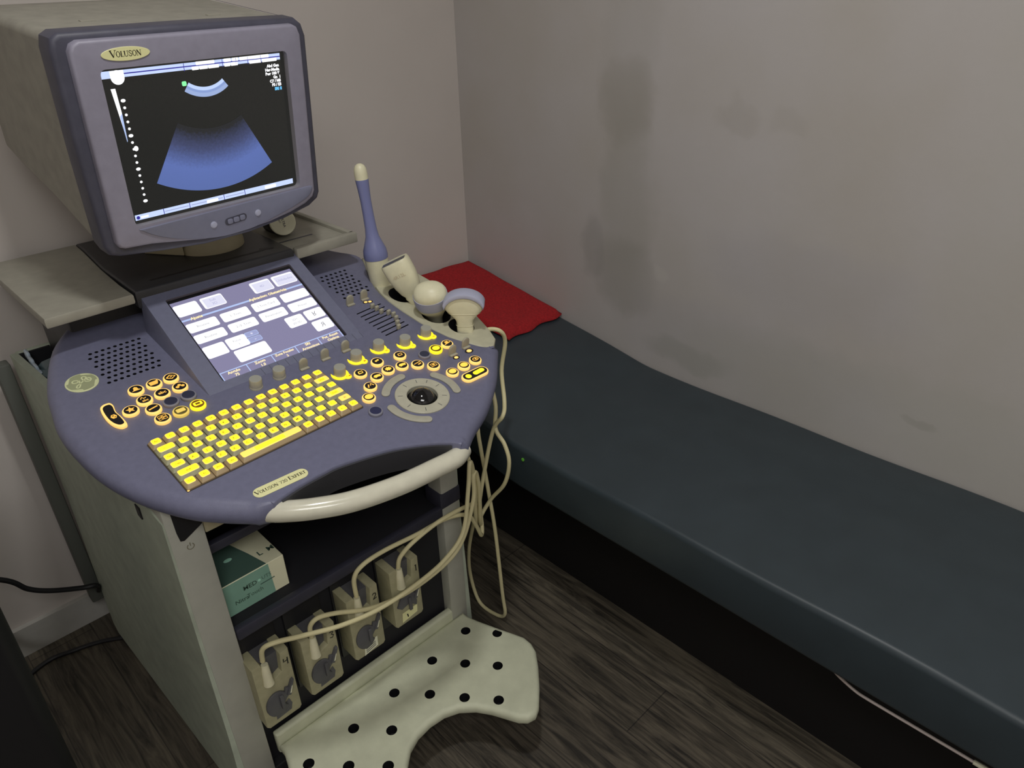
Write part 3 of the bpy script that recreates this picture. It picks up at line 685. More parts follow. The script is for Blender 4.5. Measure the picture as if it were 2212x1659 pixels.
# badges on the panel
SER = {'V': [([(0, 1), (.42, 0)], .2), ([(.4, 0), (.8, 1)], .07), ([(-.12, .97), (.25, .97)], .06), ([(.62, .97), (.95, .97)], .06)],
       'L': [([(.15, 0), (.15, 1)], .19), ([(-.02, .03), (.6, .03)], .06), ([(-.02, .97), (.34, .97)], .06), ([(.6, 0), (.62, .25)], .06)],
       'U': [([(.12, 1), (.12, .3), (.2, .08), (.4, .02), (.6, .08), (.7, .3), (.7, 1)], .1), ([(.12, 1), (.12, .3)], .19), ([(-.05, .97), (.3, .97)], .06), ([(.55, .97), (.86, .97)], .06)],
       'N': [([(.1, 0), (.1, 1)], .07), ([(.08, 1), (.72, 0)], .2), ([(.74, 0), (.74, 1)], .07), ([(-.08, .97), (.2, .97)], .06), ([(.6, .97), (.9, .97)], .06), ([(-.05, .03), (.25, .03)], .06)],
       'E': [([(.15, 0), (.15, 1)], .19), ([(0, .03), (.62, .03)], .06), ([(0, .97), (.6, .97)], .06), ([(.2, .5), (.48, .5)], .06), ([(.6, .0), (.62, .25)], .05), ([(.58, .75), (.59, 1)], .05)],
       'X': [([(.05, 1), (.65, 0)], .2), ([(.05, 0), (.63, 1)], .07), ([(-.06, .97), (.25, .97)], .06), ([(.5, .97), (.75, .97)], .06), ([(-.05, .03), (.2, .03)], .06), ([(.5, .03), (.78, .03)], .06)],
       'P': [([(.15, 0), (.15, 1)], .19), ([(0, .03), (.34, .03)], .06), ([(0, .97), (.4, .97), (.58, .9), (.62, .72), (.55, .55), (.4, .47), (.2, .47)], .09)],
       'R': [([(.15, 0), (.15, 1)], .19), ([(0, .03), (.32, .03)], .06), ([(0, .97), (.4, .97), (.57, .9), (.6, .74), (.55, .58), (.4, .52), (.2, .52)], .09), ([(.36, .5), (.7, .02)], .16), ([(.6, .03), (.8, .03)], .06)],
       'T': [([(.35, 0), (.35, 1)], .19), ([(.0, .96), (.7, .96)], .07), ([(.18, .03), (.52, .03)], .06), ([(.02, .98), (.02, .75)], .05), ([(.68, .98), (.68, .75)], .05)],
       'S': [([(.6, .75), (.58, .9), (.42, .98), (.22, .95), (.1, .8), (.14, .64), (.36, .5), (.55, .36), (.6, .2), (.48, .05), (.28, .02), (.1, .1), (.06, .28)], .12)],
       'O': [([(.4 + .34 * math.cos(R(a)), .5 + .48 * math.sin(R(a))) for a in range(0, 361, 20)], .1), ([(.1, .25), (.06, .5), (.1, .75)], .16), ([(.7, .25), (.74, .5), (.7, .75)], .16)],
       '7': [([(.05, .95), (.62, .95), (.28, 0)], .13)], '3': [([(.08, .85), (.25, .98), (.45, .95), (.55, .78), (.45, .58), (.25, .52), (.5, .46), (.6, .28), (.5, .06), (.25, .02), (.06, .14)], .12)],
       '0': [([(.33 + .27 * math.cos(R(a)), .5 + .47 * math.sin(R(a))) for a in range(0, 361, 20)], .12)]}
ADV = {'V': .85, 'L': .68, 'U': .88, 'N': .92, 'E': .72, 'X': .78, 'P': .7, 'R': .8, 'T': .74, 'S': .72, 'O': .86, '7': .7, '3': .7, '0': .72, ' ': .4}
def serif(b, txt, cx, cy, size, m, h, big=1.28):
    sizes = []; new = True
    for ch in txt:
        sizes.append(size * (big if new and ch.isalpha() else 1)); new = ch == ' '
    wd = sum(ADV[c] * s for c, s in zip(txt, sizes)); x = cx - wd / 2
    for ch, s in zip(txt, sizes):
        for pl, wv in SER.get(ch, []): b.rib([(x + p[0] * s, cy - size * .5 + p[1] * s) for p in pl], wv * s, m, h)
        x += ADV[ch] * s
b = MB(); b.prism(capsule(-.035, 0, .035, 0, .0105), 0, .0012, M_BADGE, r=.0004, seg=1); serif(b, 'VOLUSON 730 EXPERT', 0, 0, .0062, M_INK, .0014)
on_panel(b, 'name_badge', -.0265, -.1315, -2)
b = MB(); b.lathe([(.0262, 0), (.0262, .0012), (.0255, .0016)], M_GELIGHT, 40); b.ell(0, 0, .0238, .0238, M_GELOGO, .0018, 40)
for a in (30, 120, 210, 300): b.poly([(.0243 * math.cos(R(a + i * 6)), .0243 * math.sin(R(a + i * 6))) for i in range(9)] + [(.0205 * math.cos(R(a + 44)), .0205 * math.sin(R(a + 44)))], M_GELIGHT, .002)
G_ = [(-.003, .006), (-.008, .0085), (-.0115, .006), (-.010, .0025), (-.005, .002), (-.0025, .006), (-.0025, .001), (-.004, -.006), (-.008, -.011), (-.0105, -.009), (-.008, -.005), (-.002, -.002), (.002, .001)]
E_ = [(.002, .001), (.006, .004), (.009, .008), (.006, .0115), (.003, .009), (.0035, .003), (.006, -.002), (.0105, -.003), (.0135, .001), (.012, .005), (.0085, .004), (.009, .0005), (.0115, .001)]
for pl in (G_, E_): b.rib([(p.x * 1.15, p.y * 1.2) for p in spline([Vector(q) for q in pl], 4)], .0024, M_GELIGHT, .0021)
on_panel(b, 'maker_emblem', -.168, .276)

# ------------------------------------------------------------------ touch panel wedge
TPF = frame((.551, 1.285, .926), (1, 0, 0), (0, math.cos(R(28)), math.sin(R(28))), (0, -math.sin(R(28)), math.cos(R(28))))
b = MB(); hw, y0, y1 = .161, -.134, .136; th = .07
SX0, SX1, SY0, SY1 = -.1225, .1305, -.1085, .0985
def wedge_pt(x, y, h): return (x, y, h)
top = rrect(-hw, hw, y0, y1, .005, 2); scr_hole = rrect(SX0 - .004, SX1 + .004, SY0 - .002, SY1 + .008, .003, 2)
loops = [[Vector((x, y, 0)) for x, y in top], [Vector((x, y, 0)) for x, y in scr_hole]]
b.add(*fill(loops), M_WEDGE)
nn = len(top)
def skirt(p):    # drop each rim point straight down to just below the console surface
    q = TPF @ Vector((p[0], p[1], 0)); zc = .84 + (q.y - 1.051) * math.tan(tl) - .004
    f = (-.006 if p[0] < 0 else .006) * (1 if abs(p[0]) > .1 else 0)
    return TPF.inverted() @ Vector((q.x + f, q.y + (.004 if p[1] > 0 else -.002), min(zc, q.z - .002)))
b.rings([[tuple(skirt(p)) for p in top], [(p[0], p[1], -.003) for p in [(x * 1.006, y * 1.006) for x, y in top]], [(x, y, 0) for x, y in top]], M_WEDGE, False, False)
nh = len(scr_hole); hv = [(x, y, 0) for x, y in scr_hole] + [(x, y, -.006) for x, y in scr_hole]
b.add(hv, [(i, (i + 1) % nh, nh + (i + 1) % nh, nh + i) for i in range(nh)], mat('recess_grey', (66, 62, 68), .5))
b.poly(scr_hole, M_BLACK, -.0058)
for i in range(14):
    x = -.055 + i * .0165; b.rib([(x, -.1125), (x + .001, -.131)], .0006, M_RIM, .0003)
tpn = b.build('touch_panel', mach, TPF, sharp=30)
b = MB(); b.box(-.165, .1635, y1 + .0008, y1 + .0035, -.003, .0005, mat('edge_strip', (104, 106, 116), .35)); b.build('edge_strip', tpn, TPF)
# what the touch screen shows
b = MB(); Z0 = -.0052
b.rect(SX0, SX1, SY0, SY1, E_TPBG, Z0)
def tbtn(x0, x1, y0, y1, m=E_WHITE, lab=None, tm=E_TPTXT, s=.0075, two=None, inset=False):
    b.rect(x0, x1, y0, y1, m if not inset else E_WHITE, Z0 + .0003, .004)
    if inset: b.rect(x0 + .004, x1 - .0015, y0 + .0015, y1 - .004, E_PALE, Z0 + .0005)
    if lab: b.text(lab, (x0 + x1) / 2, (y0 + y1) / 2 + (.004 if two else 0), s, tm, Z0 + .0008)
    if two: b.text(two, (x0 + x1) / 2, (y0 + y1) / 2 - .0055, s, tm, Z0 + .0008)
tbtn(SX0 + .0005, -.0765, .060, .0895); tbtn(-.070, -.0265, .0605, .0895, lab='Sub', two='3D', inset=True, tm=E_TPBLUE, s=.0085)
tbtn(.033, .0755, .0605, .0905, lab='4D', inset=True, tm=E_TPBLUE, s=.008); tbtn(.081, .1285, .0615, .0905, lab='Utilidades', inset=True, tm=E_TPBLUE, s=.0088)
b.rect(SX0, SX1, .0475, .0515, E_LBLUE, Z0 + .0003)
b.rect(-.1045, -.084, .0465, .0525, E_TPBG, Z0 + .0005); b.text('Ajuste', -.0945, .0495, .0088, E_ORANGE, Z0 + .0008, bold=.035)
b.rect(.015, .091, .0465, .0525, E_TPBG, Z0 + .0005); b.text('Aplicacion: Obstetricia', .053, .0500, .0088, E_ORANGE, Z0 + .0008, bold=.035)
cols = ((SX0 + .0005, -.0635), (-.0555, .0003), (.009, .0635), (.0715, .1290))
for (x0, x1), t1, t2 in zip(cols, ('Routine', '1. Trim.', '1.Trim Card', ''), ('Routine', '2./3. Trim', 'Penetration', 'Preset')):
    tbtn(x0, x1, .0165, .0395, lab=t1); tbtn(x0, x1, -.0125, .0105 if x0 > 0 else .0095, lab=t2)
tbtn(SX0 + .0005, -.081, -.0515, -.0225); tbtn(-.0775, -.0385, -.0495, -.0215, lab='Focus', two='1', s=.0065)
for y0_, y1_, t in ((-.0335, -.0215, '+'), (-.0480, -.0355, '-')):
    b.rect(-.0385, -.0125, y0_, y1_, E_LBLUE, Z0 + .0003, .003); b.rect(-.0375, -.0135, y0_ + .001, y1_ - .001, E_TPBTN, Z0 + .0005, .0025); b.text(t, -.0255, (y0_ + y1_) / 2, .009, E_PALE, Z0 + .0008, bold=.04)
tbtn(-.0768, -.0125, -.0825, -.0530)
tbtn(.047, .0845, -.0475, -.0195, lab='2D+', two='2D/3D', s=.0068)
tbtn(.0895, .1290, -.0445, -.0185); tbtn(.0895, .1290, -.0765, -.0495)
b.text('R', 0, 0, .016, E_TPTXT, Z0 + .0008, T=Matrix.Translation((.109, -.0315, 0)) @ Matrix.Scale(-1, 4, (0, 1, 0)))
b.text('R', 0, 0, .016, E_TPTXT, Z0 + .0008, T=Matrix.Translation((.109, -.063, 0)) @ Matrix.Scale(-1, 4, (1, 0, 0)))
b.rect(SX0, SX1, -.0905, -.0885, E_LBLUE, Z0 + .0004)
for x in (SX0 + .001, -.071, -.0205, .0295, .0795, SX1 - .002): b.rect(x - .0009, x + .0009, SY0, -.0885, E_LBLUE, Z0 + .0004)
for x, t1, t2, s in ((-.0975, 'Angulo', '75', .0082), (-.046, 'Zoom', '1.0', .0082), (.0045, 'Zona Focales', '2', .0072), (.0545, 'SRI', 'Armonicos', .0082), (.105, 'Pot. Acust', 'Optima', .0082)):
    b.text(t1, x, -.0945, s, E_ORANGE, Z0 + .0008, bold=.03); b.text(t2, x + .002, -.1033, s, E_ORANGE, Z0 + .0008, bold=.03)
b.build('touch_screen', tpn, TPF, smooth=False)

# ------------------------------------------------------------------ monitor
yw, tt = R(4.0), R(-6.5)
ux = Vector((math.cos(yw), math.sin(yw), 0)); uf = Vector((math.sin(yw), -math.cos(yw), 0)); uz = Vector((0, 0, 1)) * math.cos(tt) - uf * math.sin(tt); un = ux.cross(uz)
MF = frame((.548, 1.296, 1.265), ux, uz, un)
def mirror_bez(s=0):
    P = [(.1801, .1625), (.189, .158), (.1945, .145), (.1955, .05), (.1955, -.138), (.190, -.150), (.172, -.160), (.135, -.170), (.09, -.177), (.045, -.180), (0, -.180), (-.045, -.177), (-.09, -.169), (-.14, -.160), (-.185, -.1565), (-.193, -.153), (-.1965, -.145), (-.1965, .05), (-.1955, .148), (-.19, .158), (-.18, .1625)]
    return P[::-1]
HOLE = rrect(-.1605, .1625, -.1235, .1215, .008, 3)
b = MB(); bz = mirror_bez()
b.prism(bz, -.03, 0, M_BEZEL, r=.005, seg=3, holes=[HOLE], hole_depth=.012, mhole=mat('screen_surround', (92, 90, 94), .45))
mon = b.build('monitor', mach, MF, sharp=40)
# bezel chin
ch = [(-.157, -.129), (-.128, -.148), (-.083, -.1655), (-.023, -.178), (.03, -.179), (.063, -.176), (.12, -.164), (.15, -.156), (.178, -.145), (.188, -.128), (.168, -.126)]
b = MB(); b.prism([(p.x, p.y) for p in spline([Vector(p) for p in ch], 4)], -.002, .003, M_CHIN, r=.002, seg=2); chin = b.build('chin', mon, MF, sharp=40)
# outer dark rim
rim = [(.196, .170), (.209, .160), (.2155, .14), (.2165, .0), (.2165, -.150), (.211, -.162), (.19, -.174), (.13, -.186), (.05, -.194), (-.04, -.193), (-.12, -.184), (-.19, -.174), (-.206, -.168), (-.2125, -.152), (-.2155, 0), (-.2155, .15), (-.2115, .166), (-.20, .1725), (0, .1725)][::-1]
b = MB(); b.prism(rim, -.062, -.014, M_RIM, r=.008, seg=3); b.build('outer_rim', mon, MF, sharp=40)
# tube housing behind
b = MB(); prof = [(-.058, -.165, .166), (-.09, -.16, .167), (-.20, -.127, .167), (-.33, -.098, .166), (-.40, -.084, .160), (-.415, -.07, .148)]
rg = []
for z, yb, yt in prof:
    k = 1 if z > -.38 else (.985 if z > -.41 else .95)
    rg.append([(x * k, y, z) for x, y in rrect(-.205, .205, yb, yt, .014, 4)])
b.rings(rg, M_CASE)
b.poly([(.196, -.07), (.199, -.07), (.199, -.41), (.196, -.41)], M_RIM, .1673, T=frame((0, 0, 0), (1, 0, 0), (0, 0, 1), (0, 1, 0)))
hs = b.build('tube_housing', mon, MF, sharp=50)
for x, z in ((-.108, -.136), (.097, -.116)):
    b = MB(); b.box(x - .012, x + .012, .1665, .1685, z - .005, z + .005, M_BEIGE, .0008); b.build('screw_cover', mon, MF)
# badge and buttons
b = MB(); b.prism(circ(0, 0, .037, 40, .0098), 0, .0012, M_BADGE, r=.0004, seg=1); serif(b, 'VOLUSON', 0, .0002, .0078, M_INK, .0014, 1.25); b.build('name_badge', mon, MF @ Tr(-.1172, .1408, .0002))
for x, y, k in ((-.0275, -.1525, 0), (.0625, -.1515, 0)):
    b = MB(); b.lathe([(.0062, .0), (.0062, .001), (.0048, .0012), (.0046, .0022), (.0001, .0026)], M_LENS, 20); b.build('round_button', mon, MF @ Tr(x, y, .0031))
b = MB(); b.poly(capsule(-.0155, -.001, .0155, .001, .0068), M_RIM, .0004)
b.build('button_recess', mon, MF @ Tr(.0165, -.153, .0031))
for x, w_ in ((-.0125, .0075), (.0, .0088), (.0125, .0075)):
    b = MB(); b.prism(rrect(-w_ / 2, w_ / 2 + .003, -.0048, .0048, .003, 3), 0, .002, M_CHIN, r=.0008, seg=2); b.build('oval_button', mon, MF @ Tr(.0155 + x, -.153 + x * .06, .0034))
# curved tube face and picture
b = MB(); Zs = -.0115
b.rect(-.1605, .1625, -.1235, .1215, E_SCRBG, Zs)
z = Zs + .0003; z2 = Zs + .0006; z3 = Zs + .0009
b.rect(-.156, .1545, .1060, .1165, E_BAR, z); b.rect(-.122, .1545, .1103, .1120, E_NAVY, z2)
b.ell(-.1325, .1065, .0105, .0105, E_WHITE, z3); b.rect(-.1430, -.122, .1065, .1165, E_WHITE, z3)
for x in (-.025, .043, .068, .0905, .116): b.rect(x - .0005, x + .0005, .1045, .1165, E_NAVY, z3)
for x0, x1, yy in ((-.004, .029, .1142), (.046, .059, .1142), (.061, .073, .1142), (.075, .132, .1142), (-.012, .0, .1072), (.001, .016, .1072), (.017, .036, .1072), (.046, .057, .1072), (.058, .071, .1072), (.093, .116, .1072), (.118, .147, .1072)):
    b.rect(x0, x1, yy - .0026, yy + .0027, E_WHITE, z3, .001)
for i, t in enumerate(('Abd Gen', 'Har-Media', 'Pwr 100 %', 'Gn  1', 'C7 / M8', 'P3 / E3')):
    b.text(t, .1505 + i * .0002, .0975 - i * .0064, .0066, E_WHITE, z2, align='R', bold=.055)
b.text('SRI II', .1515, .0975 - 6.1 * .0064, .0068, E_CYAN, z2, align='R', bold=.06)
b.rect(-.0330, -.0252, .0822, .0895, E_GREEN, z2, .002)
def arc_band(cx, cy, r0, r1, a0, a1, m, zz, n=20):
    P = [(cx + r0 * math.cos(R(a0 + (a1 - a0) * i / n)), cy + r0 * math.sin(R(a0 + (a1 - a0) * i / n))) for i in range(n + 1)] + [(cx + r1 * math.cos(R(a1 - (a1 - a0) * i / n)), cy + r1 * math.sin(R(a1 - (a1 - a0) * i / n))) for i in range(n + 1)]
    b.poly(P, m, zz)
ccx, ccy = .0085, .128
for r0, r1, m_ in ((.051, .0565, glow('scan_bright', (196, 216, 255), 1.0, (8, 8, 8))), (.0565, .0605, glow('scan_mid', (140, 162, 214), 1.0, (8, 8, 8))), (.0605, .0668, glow('scan_soft', (158, 178, 222), 1.0, (8, 8, 8)))):
    arc_band(ccx, ccy, r0, r1, 234, 306, m_, z2)
def fan_material():
    m = bpy.data.materials.new('scan_fan'); m.use_nodes = True; nt = m.node_tree; L = nt.links; bb = nt.nodes['Principled BSDF']
    bb.inputs['Base Color'].default_value = (.01, .01, .01, 1)
    tc = nt.nodes.new('ShaderNodeTexCoord'); mp = nt.nodes.new('ShaderNodeMapping'); mp.inputs['Location'].default_value = (-ccx, -ccy, 0)
    L.new(tc.outputs['Object'], mp.inputs['Vector'])
    ln = nt.nodes.new('ShaderNodeVectorMath'); ln.operation = 'LENGTH'; L.new(mp.outputs['Vector'], ln.inputs[0])
    nz = nt.nodes.new('ShaderNodeTexNoise'); nz.inputs['Scale'].default_value = 260; nz.inputs['Detail'].default_value = 4; L.new(tc.outputs['Object'], nz.inputs['Vector'])
    ad = nt.nodes.new('ShaderNodeMath'); ad.operation = 'MULTIPLY_ADD'; ad.inputs[1].default_value = .02; L.new(nz.outputs['Fac'], ad.inputs[0]); L.new(ln.outputs['Value'], ad.inputs[2])
    mr = nt.nodes.new('ShaderNodeMapRange'); mr.inputs['From Min'].default_value = .134; mr.inputs['From Max'].default_value = .235; L.new(ad.outputs[0], mr.inputs['Value'])
    rp = nt.nodes.new('ShaderNodeValToRGB'); e = rp.color_ramp.elements
    e[0].position = .0; e[0].color = tuple(lin(v) for v in (36, 37, 40)) + (1,); e[1].position = .62; e[1].color = tuple(lin(v) for v in (92, 112, 176)) + (1,)
    k = e.new(.3); k.color = tuple(lin(v) for v in (66, 74, 112)) + (1,); k = e.new(1.0); k.color = tuple(lin(v) for v in (88, 108, 168)) + (1,)
    L.new(mr.outputs['Result'], rp.inputs['Fac']); L.new(rp.outputs['Color'], bb.inputs['Emission Color']); bb.inputs['Emission Strength'].default_value = 1
    return m
arc_band(ccx, ccy, .118, .2235, 239, 298, fan_material(), z2, 30)
b.poly([(-.1465, .091), (-.1395, .091), (-.1378, .055), (-.1385, .02), (-.1395, .018), (-.1425, .05)], E_WHITE, z2)
b.poly([(-.1420, .050), (-.1378, .054), (-.1385, .012), (-.1395, .010)], E_LBLUE, z3)
for i in range(16):
    big = i in (0, 5, 10, 15); y = .0725 - i * .0107
    b.ell(-.1317, y, .0038 if big else .0022, .0026 if big else .0021, E_WHITE, z2, 12)
b.ell(-.128, .0725 - 7 * .0107 + .0005, .0036, .0042, E_WHITE, z2, 12)
b.rect(-.1545, .1540, -.1178, -.1085, E_BAR, z)
for x in (-.105, -.058, .008, .050, ): b.rect(x - .0006, x + .0006, -.1178, -.1085, E_NAVY, z2)
for x0, x1 in ((-.105, -.058), (-.057, .007), (.009, .05)): b.rect(x0 + .002, x1 - .002, -.1140, -.1127, E_TPBTN, z2)
b.ell(-.1495, -.1135, .003, .003, E_NAVY, z2, 12); b.rect(-.145, -.132, -.1155, -.112, E_WHITE, z2)
b.rect(-.026, -.004, -.117, -.1115, E_WHITE, z3, .0015); b.rect(.092, .116, -.1165, -.1105, E_WHITE, z3, .0015)
b.build('screen', mon, MF, smooth=False)
# swivel foot between platform and monitor
b = MB(); b.lathe([(.068, 1.001), (.068, 1.012), (.064, 1.03), (.060, 1.075), (.05, 1.12)], M_CREAMD, 40, Tr(.598, 1.545, 0)); b.build('swivel_foot', mach, Matrix())
b = MB(); T = MF
b.prism([(-.17, -.165), (-.02, -.182), (.09, -.176), (.09, -.166), (-.17, -.150)][::1], -.20, -.055, M_RIM, r=.003, seg=2, T=T)
b.build('monitor_cradle', mach, Matrix())
b = MB(); b.prism([(.478, 1.60), (.529, 1.52), (.55, 1.56), (.51, 1.66)], 1.0012, 1.032, M_CREAMD, r=.004, seg=2); b.build('foot_wedge', mach, Matrix())

# ------------------------------------------------------------------ probes with their cables and connectors
def kp(x, y, h=0): return K @ Vector((x, y, h))
M_NUM = mat('ink_numeral', (16, 16, 16), .6)
def numeral(b, ch, T, s):
    D = {'1': [[(0, .35), (.15, .5), (.15, -.5)]], '2': [[(-.25, .3), (-.05, .5), (.2, .4), (.2, .1), (-.2, -.45), (.0, -.4), (.3, -.3)]],
         '3': [[(-.2, .4), (.1, .5), (.2, .3), (0, .05), (.25, -.2), (.05, -.5), (-.25, -.35)]], '4': [[(-.2, .5), (-.25, .05), (.2, .1)], [(.25, .5), (.2, -.5)]]}
    for pl in D[ch]: b.rib([(x * s, y * s) for x, y in pl], s * .14, M_NUM, .0006, T)
def connector(root, cx, z0, z1, num, quirk):
    y0, y1 = .998, 1.049; hw = .0375
    b = MB(); H = z1 - z0
    F = frame((cx, 0, z0), (1, 0, 0), (0, 0, 1), (0, -1, 0))
    P = [(-hw, .006), (-hw + .005, 0), (hw - .005, 0), (hw, .006), (hw, H), (hw - .018, H), (hw - .022, H - .045), (-.004, H - .054), (-hw + .024, H - .012), (-hw + .018, H), (-hw, H)]
    b.prism(P, -y1, -y0, M_CONN, r=.003, seg=2, T=F)
    b.box(cx - hw + .018, cx + hw - .018, y0 + .014, y1, z1 - .06, z1 - .003, M_LATCH)
    c = b.build('connector', root, Matrix())
    F2 = frame((cx, y0, z0), (1, 0, 0), (0, 0, 1), (0, -1, 0))
    b = MB()
    if quirk != 1:
        P = [(.022 * math.cos(R(a)) * 1.05 - .008, .054 + .030 * math.sin(R(a))) for a in range(40, 330, 15)]
        P = P + [(.004, .046), (.012, .056), (.024, .066), (.022, .078), (.012, .082)]
    else: P = [(-.03, .06), (-.02, .05), (.0, .056), (.012, .044), (.018, .038), (.020, .05), (.017, .075), (.008, .085), (-.02, .08)]
    b.prism(P, 0, .006, M_LATCH, r=.0018, seg=2, T=F2)
    b.prism([(.012, .064), (.019, .06), (.031, .094), (.026, .092)], 0, .009, M_LATCH, r=.001, seg=2, T=F2); b.poly([(.0175, .066), (.0205, .066), (.026, .083), (.0235, .081)], M_WHITE, .0093, F2)
    b.box(-.004, .004, .04, .075, .006, .012, M_LATCH, .002, T=F2)
    if quirk in (3, 4): b.poly([(-.016, .012), (.016, .015), (.020, .03), (.016, .046), (-.002, .036), (-.014, .034)], M_LATCH, .0008, F2)
    b.build('twist_latch', c, Matrix())
    b = MB(); numeral(b, num, frame((cx + hw - .0105, y0, z1 - .026), (1, 0, 0), (0, 0, 1), (0, -1, 0)), .017); b.build('handwritten_number', c, Matrix())
    if quirk == 2:
        b = MB(); b.poly([(-.016, .002), (.018, .008), (.019, .034), (.014, .034), (.011, .028), (-.014, .022)], M_WHITE, .0007, F2)
        for i in range(3): b.rib([(-.011, .008 + i * .005), (.013, .013 + i * .005)], .0022, M_LATCH, .0009, F2)
        b.build('sticker', c, Matrix())
    if quirk == 1:
        b = MB(); b.poly([(-.02, .008), (.02, .014), (.022, .035), (-.018, .034)], M_BADGE, .0007, F2); b.rib([(-.004, .015), (-.006, .025)], .003, M_NUM, .0009, F2); b.build('sticker', c, Matrix())
    b = MB(); b.tube([(cx - .013, y0 - .001, z1 - .052), (cx - .013, y0 - .001, z1 - .04), (cx - .012, y0 + .001, z1 - .015), (cx - .011, y0 + .002, z1 - .004)], lambda t: .0105 - .004 * t, M_CREAM, 14); b.build('strain_relief', c, Matrix())
def cable(root, pts, r=.0047, k=7):
    b = MB(); b.tube(spline(pts, k), r, M_CABLE, 10); return b.build('cable', root, Matrix())
G_PROBES = 'probes parked in the holder strip'
# 1: long wand
p0 = kp(.472, .294, -.02)
pr = empty('ultrasound_probe', p0, 'long blue-grey wand probe with cream tip standing upright in the rearmost holder', 'ultrasound probe', G_PROBES)
ax = Vector((-.0115, .009, .25)).normalized(); sd = Vector((1, -1, 0)).normalized(); sd = (sd - ax * sd.dot(ax)).normalized()
base = Vector((.8705, 1.3265, .88))
FW = frame(base, sd, ax.cross(sd), ax)
b = MB(); b.lathe([(.016, -.02), (.0215, .0), (.0245, .04), (.0255, .062), (.0255, .0725)], M_CREAM, 32, FW); b.build('grip', pr, Matrix())
b = MB(); b.lathe([(.0262, .0725), (.0268, .08), (.0255, .092), (.020, .107), (.0148, .122), (.0128, .14), (.0118, .17), (.0116, .2), (.0128, .225), (.0140, .242), (.0140, .246)], M_BLUEP, 32, FW); b.build('shaft', pr, Matrix())
b = MB(); b.lathe([(.0138, .246), (.0139, .258), (.0128, .268), (.0095, .2745), (.005, .2775), (.0002, .2785)], M_CREAM, 32, FW); b.build('tip', pr, Matrix())
connector(pr, .521, .252, .42, '2', 2)
cable(pr, [base - ax * .015, base - ax * .08 + Vector((.02, 0, 0)), (.925, 1.25, .70), (.915, 1.17, .60), (.905, 1.10, .50), (.892, 1.06, .42), (.878, 1.035, .36), (.862, 1.02, .345), (.835, 1.005, .40), (.80, .992, .458), (.739, .99, .485), (.662, .989, .491), (.582, .99, .499), (.531, .993, .493), (.511, .998, .468), (.510, .9995, .42)])
# 2: linear probe
p0 = kp(.470, .212, -.03)
pr = empty('ultrasound_probe', p0, 'cream flat-headed probe with a dark slot along its face, leaning second from the rear', 'ultrasound probe', G_PROBES)
bs = Vector((.895, 1.205, .845)); hd = Vector((.862, 1.242, .952))
a2 = (hd - bs).normalized(); s2 = (Vector((.022, -.022, .062)) - a2 * Vector((.022, -.022, .062)).dot(a2)).normalized(); n2 = a2.cross(s2)
F2_ = frame(bs, s2, n2, a2); b = MB()
def sq(w, d, z, n=24, p=3.2):
    r = []
    for i in range(n):
        a = 2 * PI * i / n; c, s = math.cos(a), math.sin(a)
        r.append((w * math.copysign(abs(c) ** (2 / p), c), d * math.copysign(abs(s) ** (2 / p), s), z))
    return r
L2 = (hd - bs).length
b.rings([sq(.012, .011, -.03), sq(.015, .0125, .01), sq(.0145, .012, .03), sq(.0175, .013, .036), sq(.0165, .013, .042), sq(.0195, .0135, .048), sq(.0185, .0135, .054), sq(.023, .017, .062), sq(.028, .021, .08), sq(.031, .023, .1), sq(.0315, .023, L2 + .012), sq(.030, .021, L2 + .017)], M_CREAM, T=F2_); b.build('body', pr, Matrix())
b = MB(); b.prism(rrect(-.0265, .0265, -.0085, .0085, .002), 0, .0012, M_LATCH, T=F2_ @ Tr(0, -.006, L2 + .0168)); b.build('lens_slot', pr, Matrix())
b = MB(); b.text('4R12L', 0, 0, .011, M_FAINT, 0, T=F2_ @ frame((0, -.0236, L2 - .012), (1, 0, 0), (0, 0, 1), (0, -1, 0))); b.build('type_print', pr, Matrix())
connector(pr, .626, .264, .425, '1', 1)
cable(pr, [bs - a2 * .025, (.925, 1.22, .80), (.955, 1.20, .72), (.948, 1.12, .60), (.93, 1.088, .549), (.93, 1.065, .413), (.93, 1.047, .295), (.93, 1.031, .103), (.93, 1.025, .03), (.928, 1.06, .006), (.925, 1.12, .012), (.925, 1.15, .09), (.91, 1.13, .20), (.89, 1.08, .33), (.86, 1.03, .43), (.80, .996, .478), (.739, .984, .495), (.692, .984, .492), (.642, .988, .476), (.618, .995, .452), (.614, .9995, .425)])
# 3: volume probe
p0 = kp(.483, .108, -.03)
pr = empty('ultrasound_probe', p0, 'bulky cream probe with a round white dome and grey band, between two other probes', 'ultrasound probe', G_PROBES)
a3 = Vector((-.27, -.22, .66)).normalized(); b3 = Vector((.893, 1.170, .866))
s3 = Vector((1, -1, .2)); s3 = (s3 - a3 * s3.dot(a3)).normalized(); F3 = frame(b3, s3, a3.cross(s3), a3)
b = MB(); b.rings([sq(.012, .012, -.05, 28, 2), sq(.016, .016, -.02, 28, 2), sq(.024, .022, .0, 28, 2.2), sq(.032, .028, .014, 28, 2.2), sq(.0345, .030, .024, 28, 2.2)], M_CREAM, T=F3); b.build('body', pr, Matrix())
b = MB(); b.rings([sq(.0348, .0303, .024, 28, 2.2), sq(.0362, .0312, .029, 28, 2.2), sq(.0368, .0317, .05, 28, 2.2), sq(.0362, .0312, .053, 28, 2.2)], M_LENS, T=F3); b.build('grey_band', pr, Matrix())
b = MB(); b.rings([sq(.0358 * math.cos(R(a)), .0308 * math.cos(R(a)), .053 + .023 * math.sin(R(a)), 28, 2.1) for a in (0, 15, 30, 45, 60, 72, 82, 88)], M_CREAM, T=F3); b.build('dome', pr, Matrix())
connector(pr, .415, .241, .394, '3', 3)
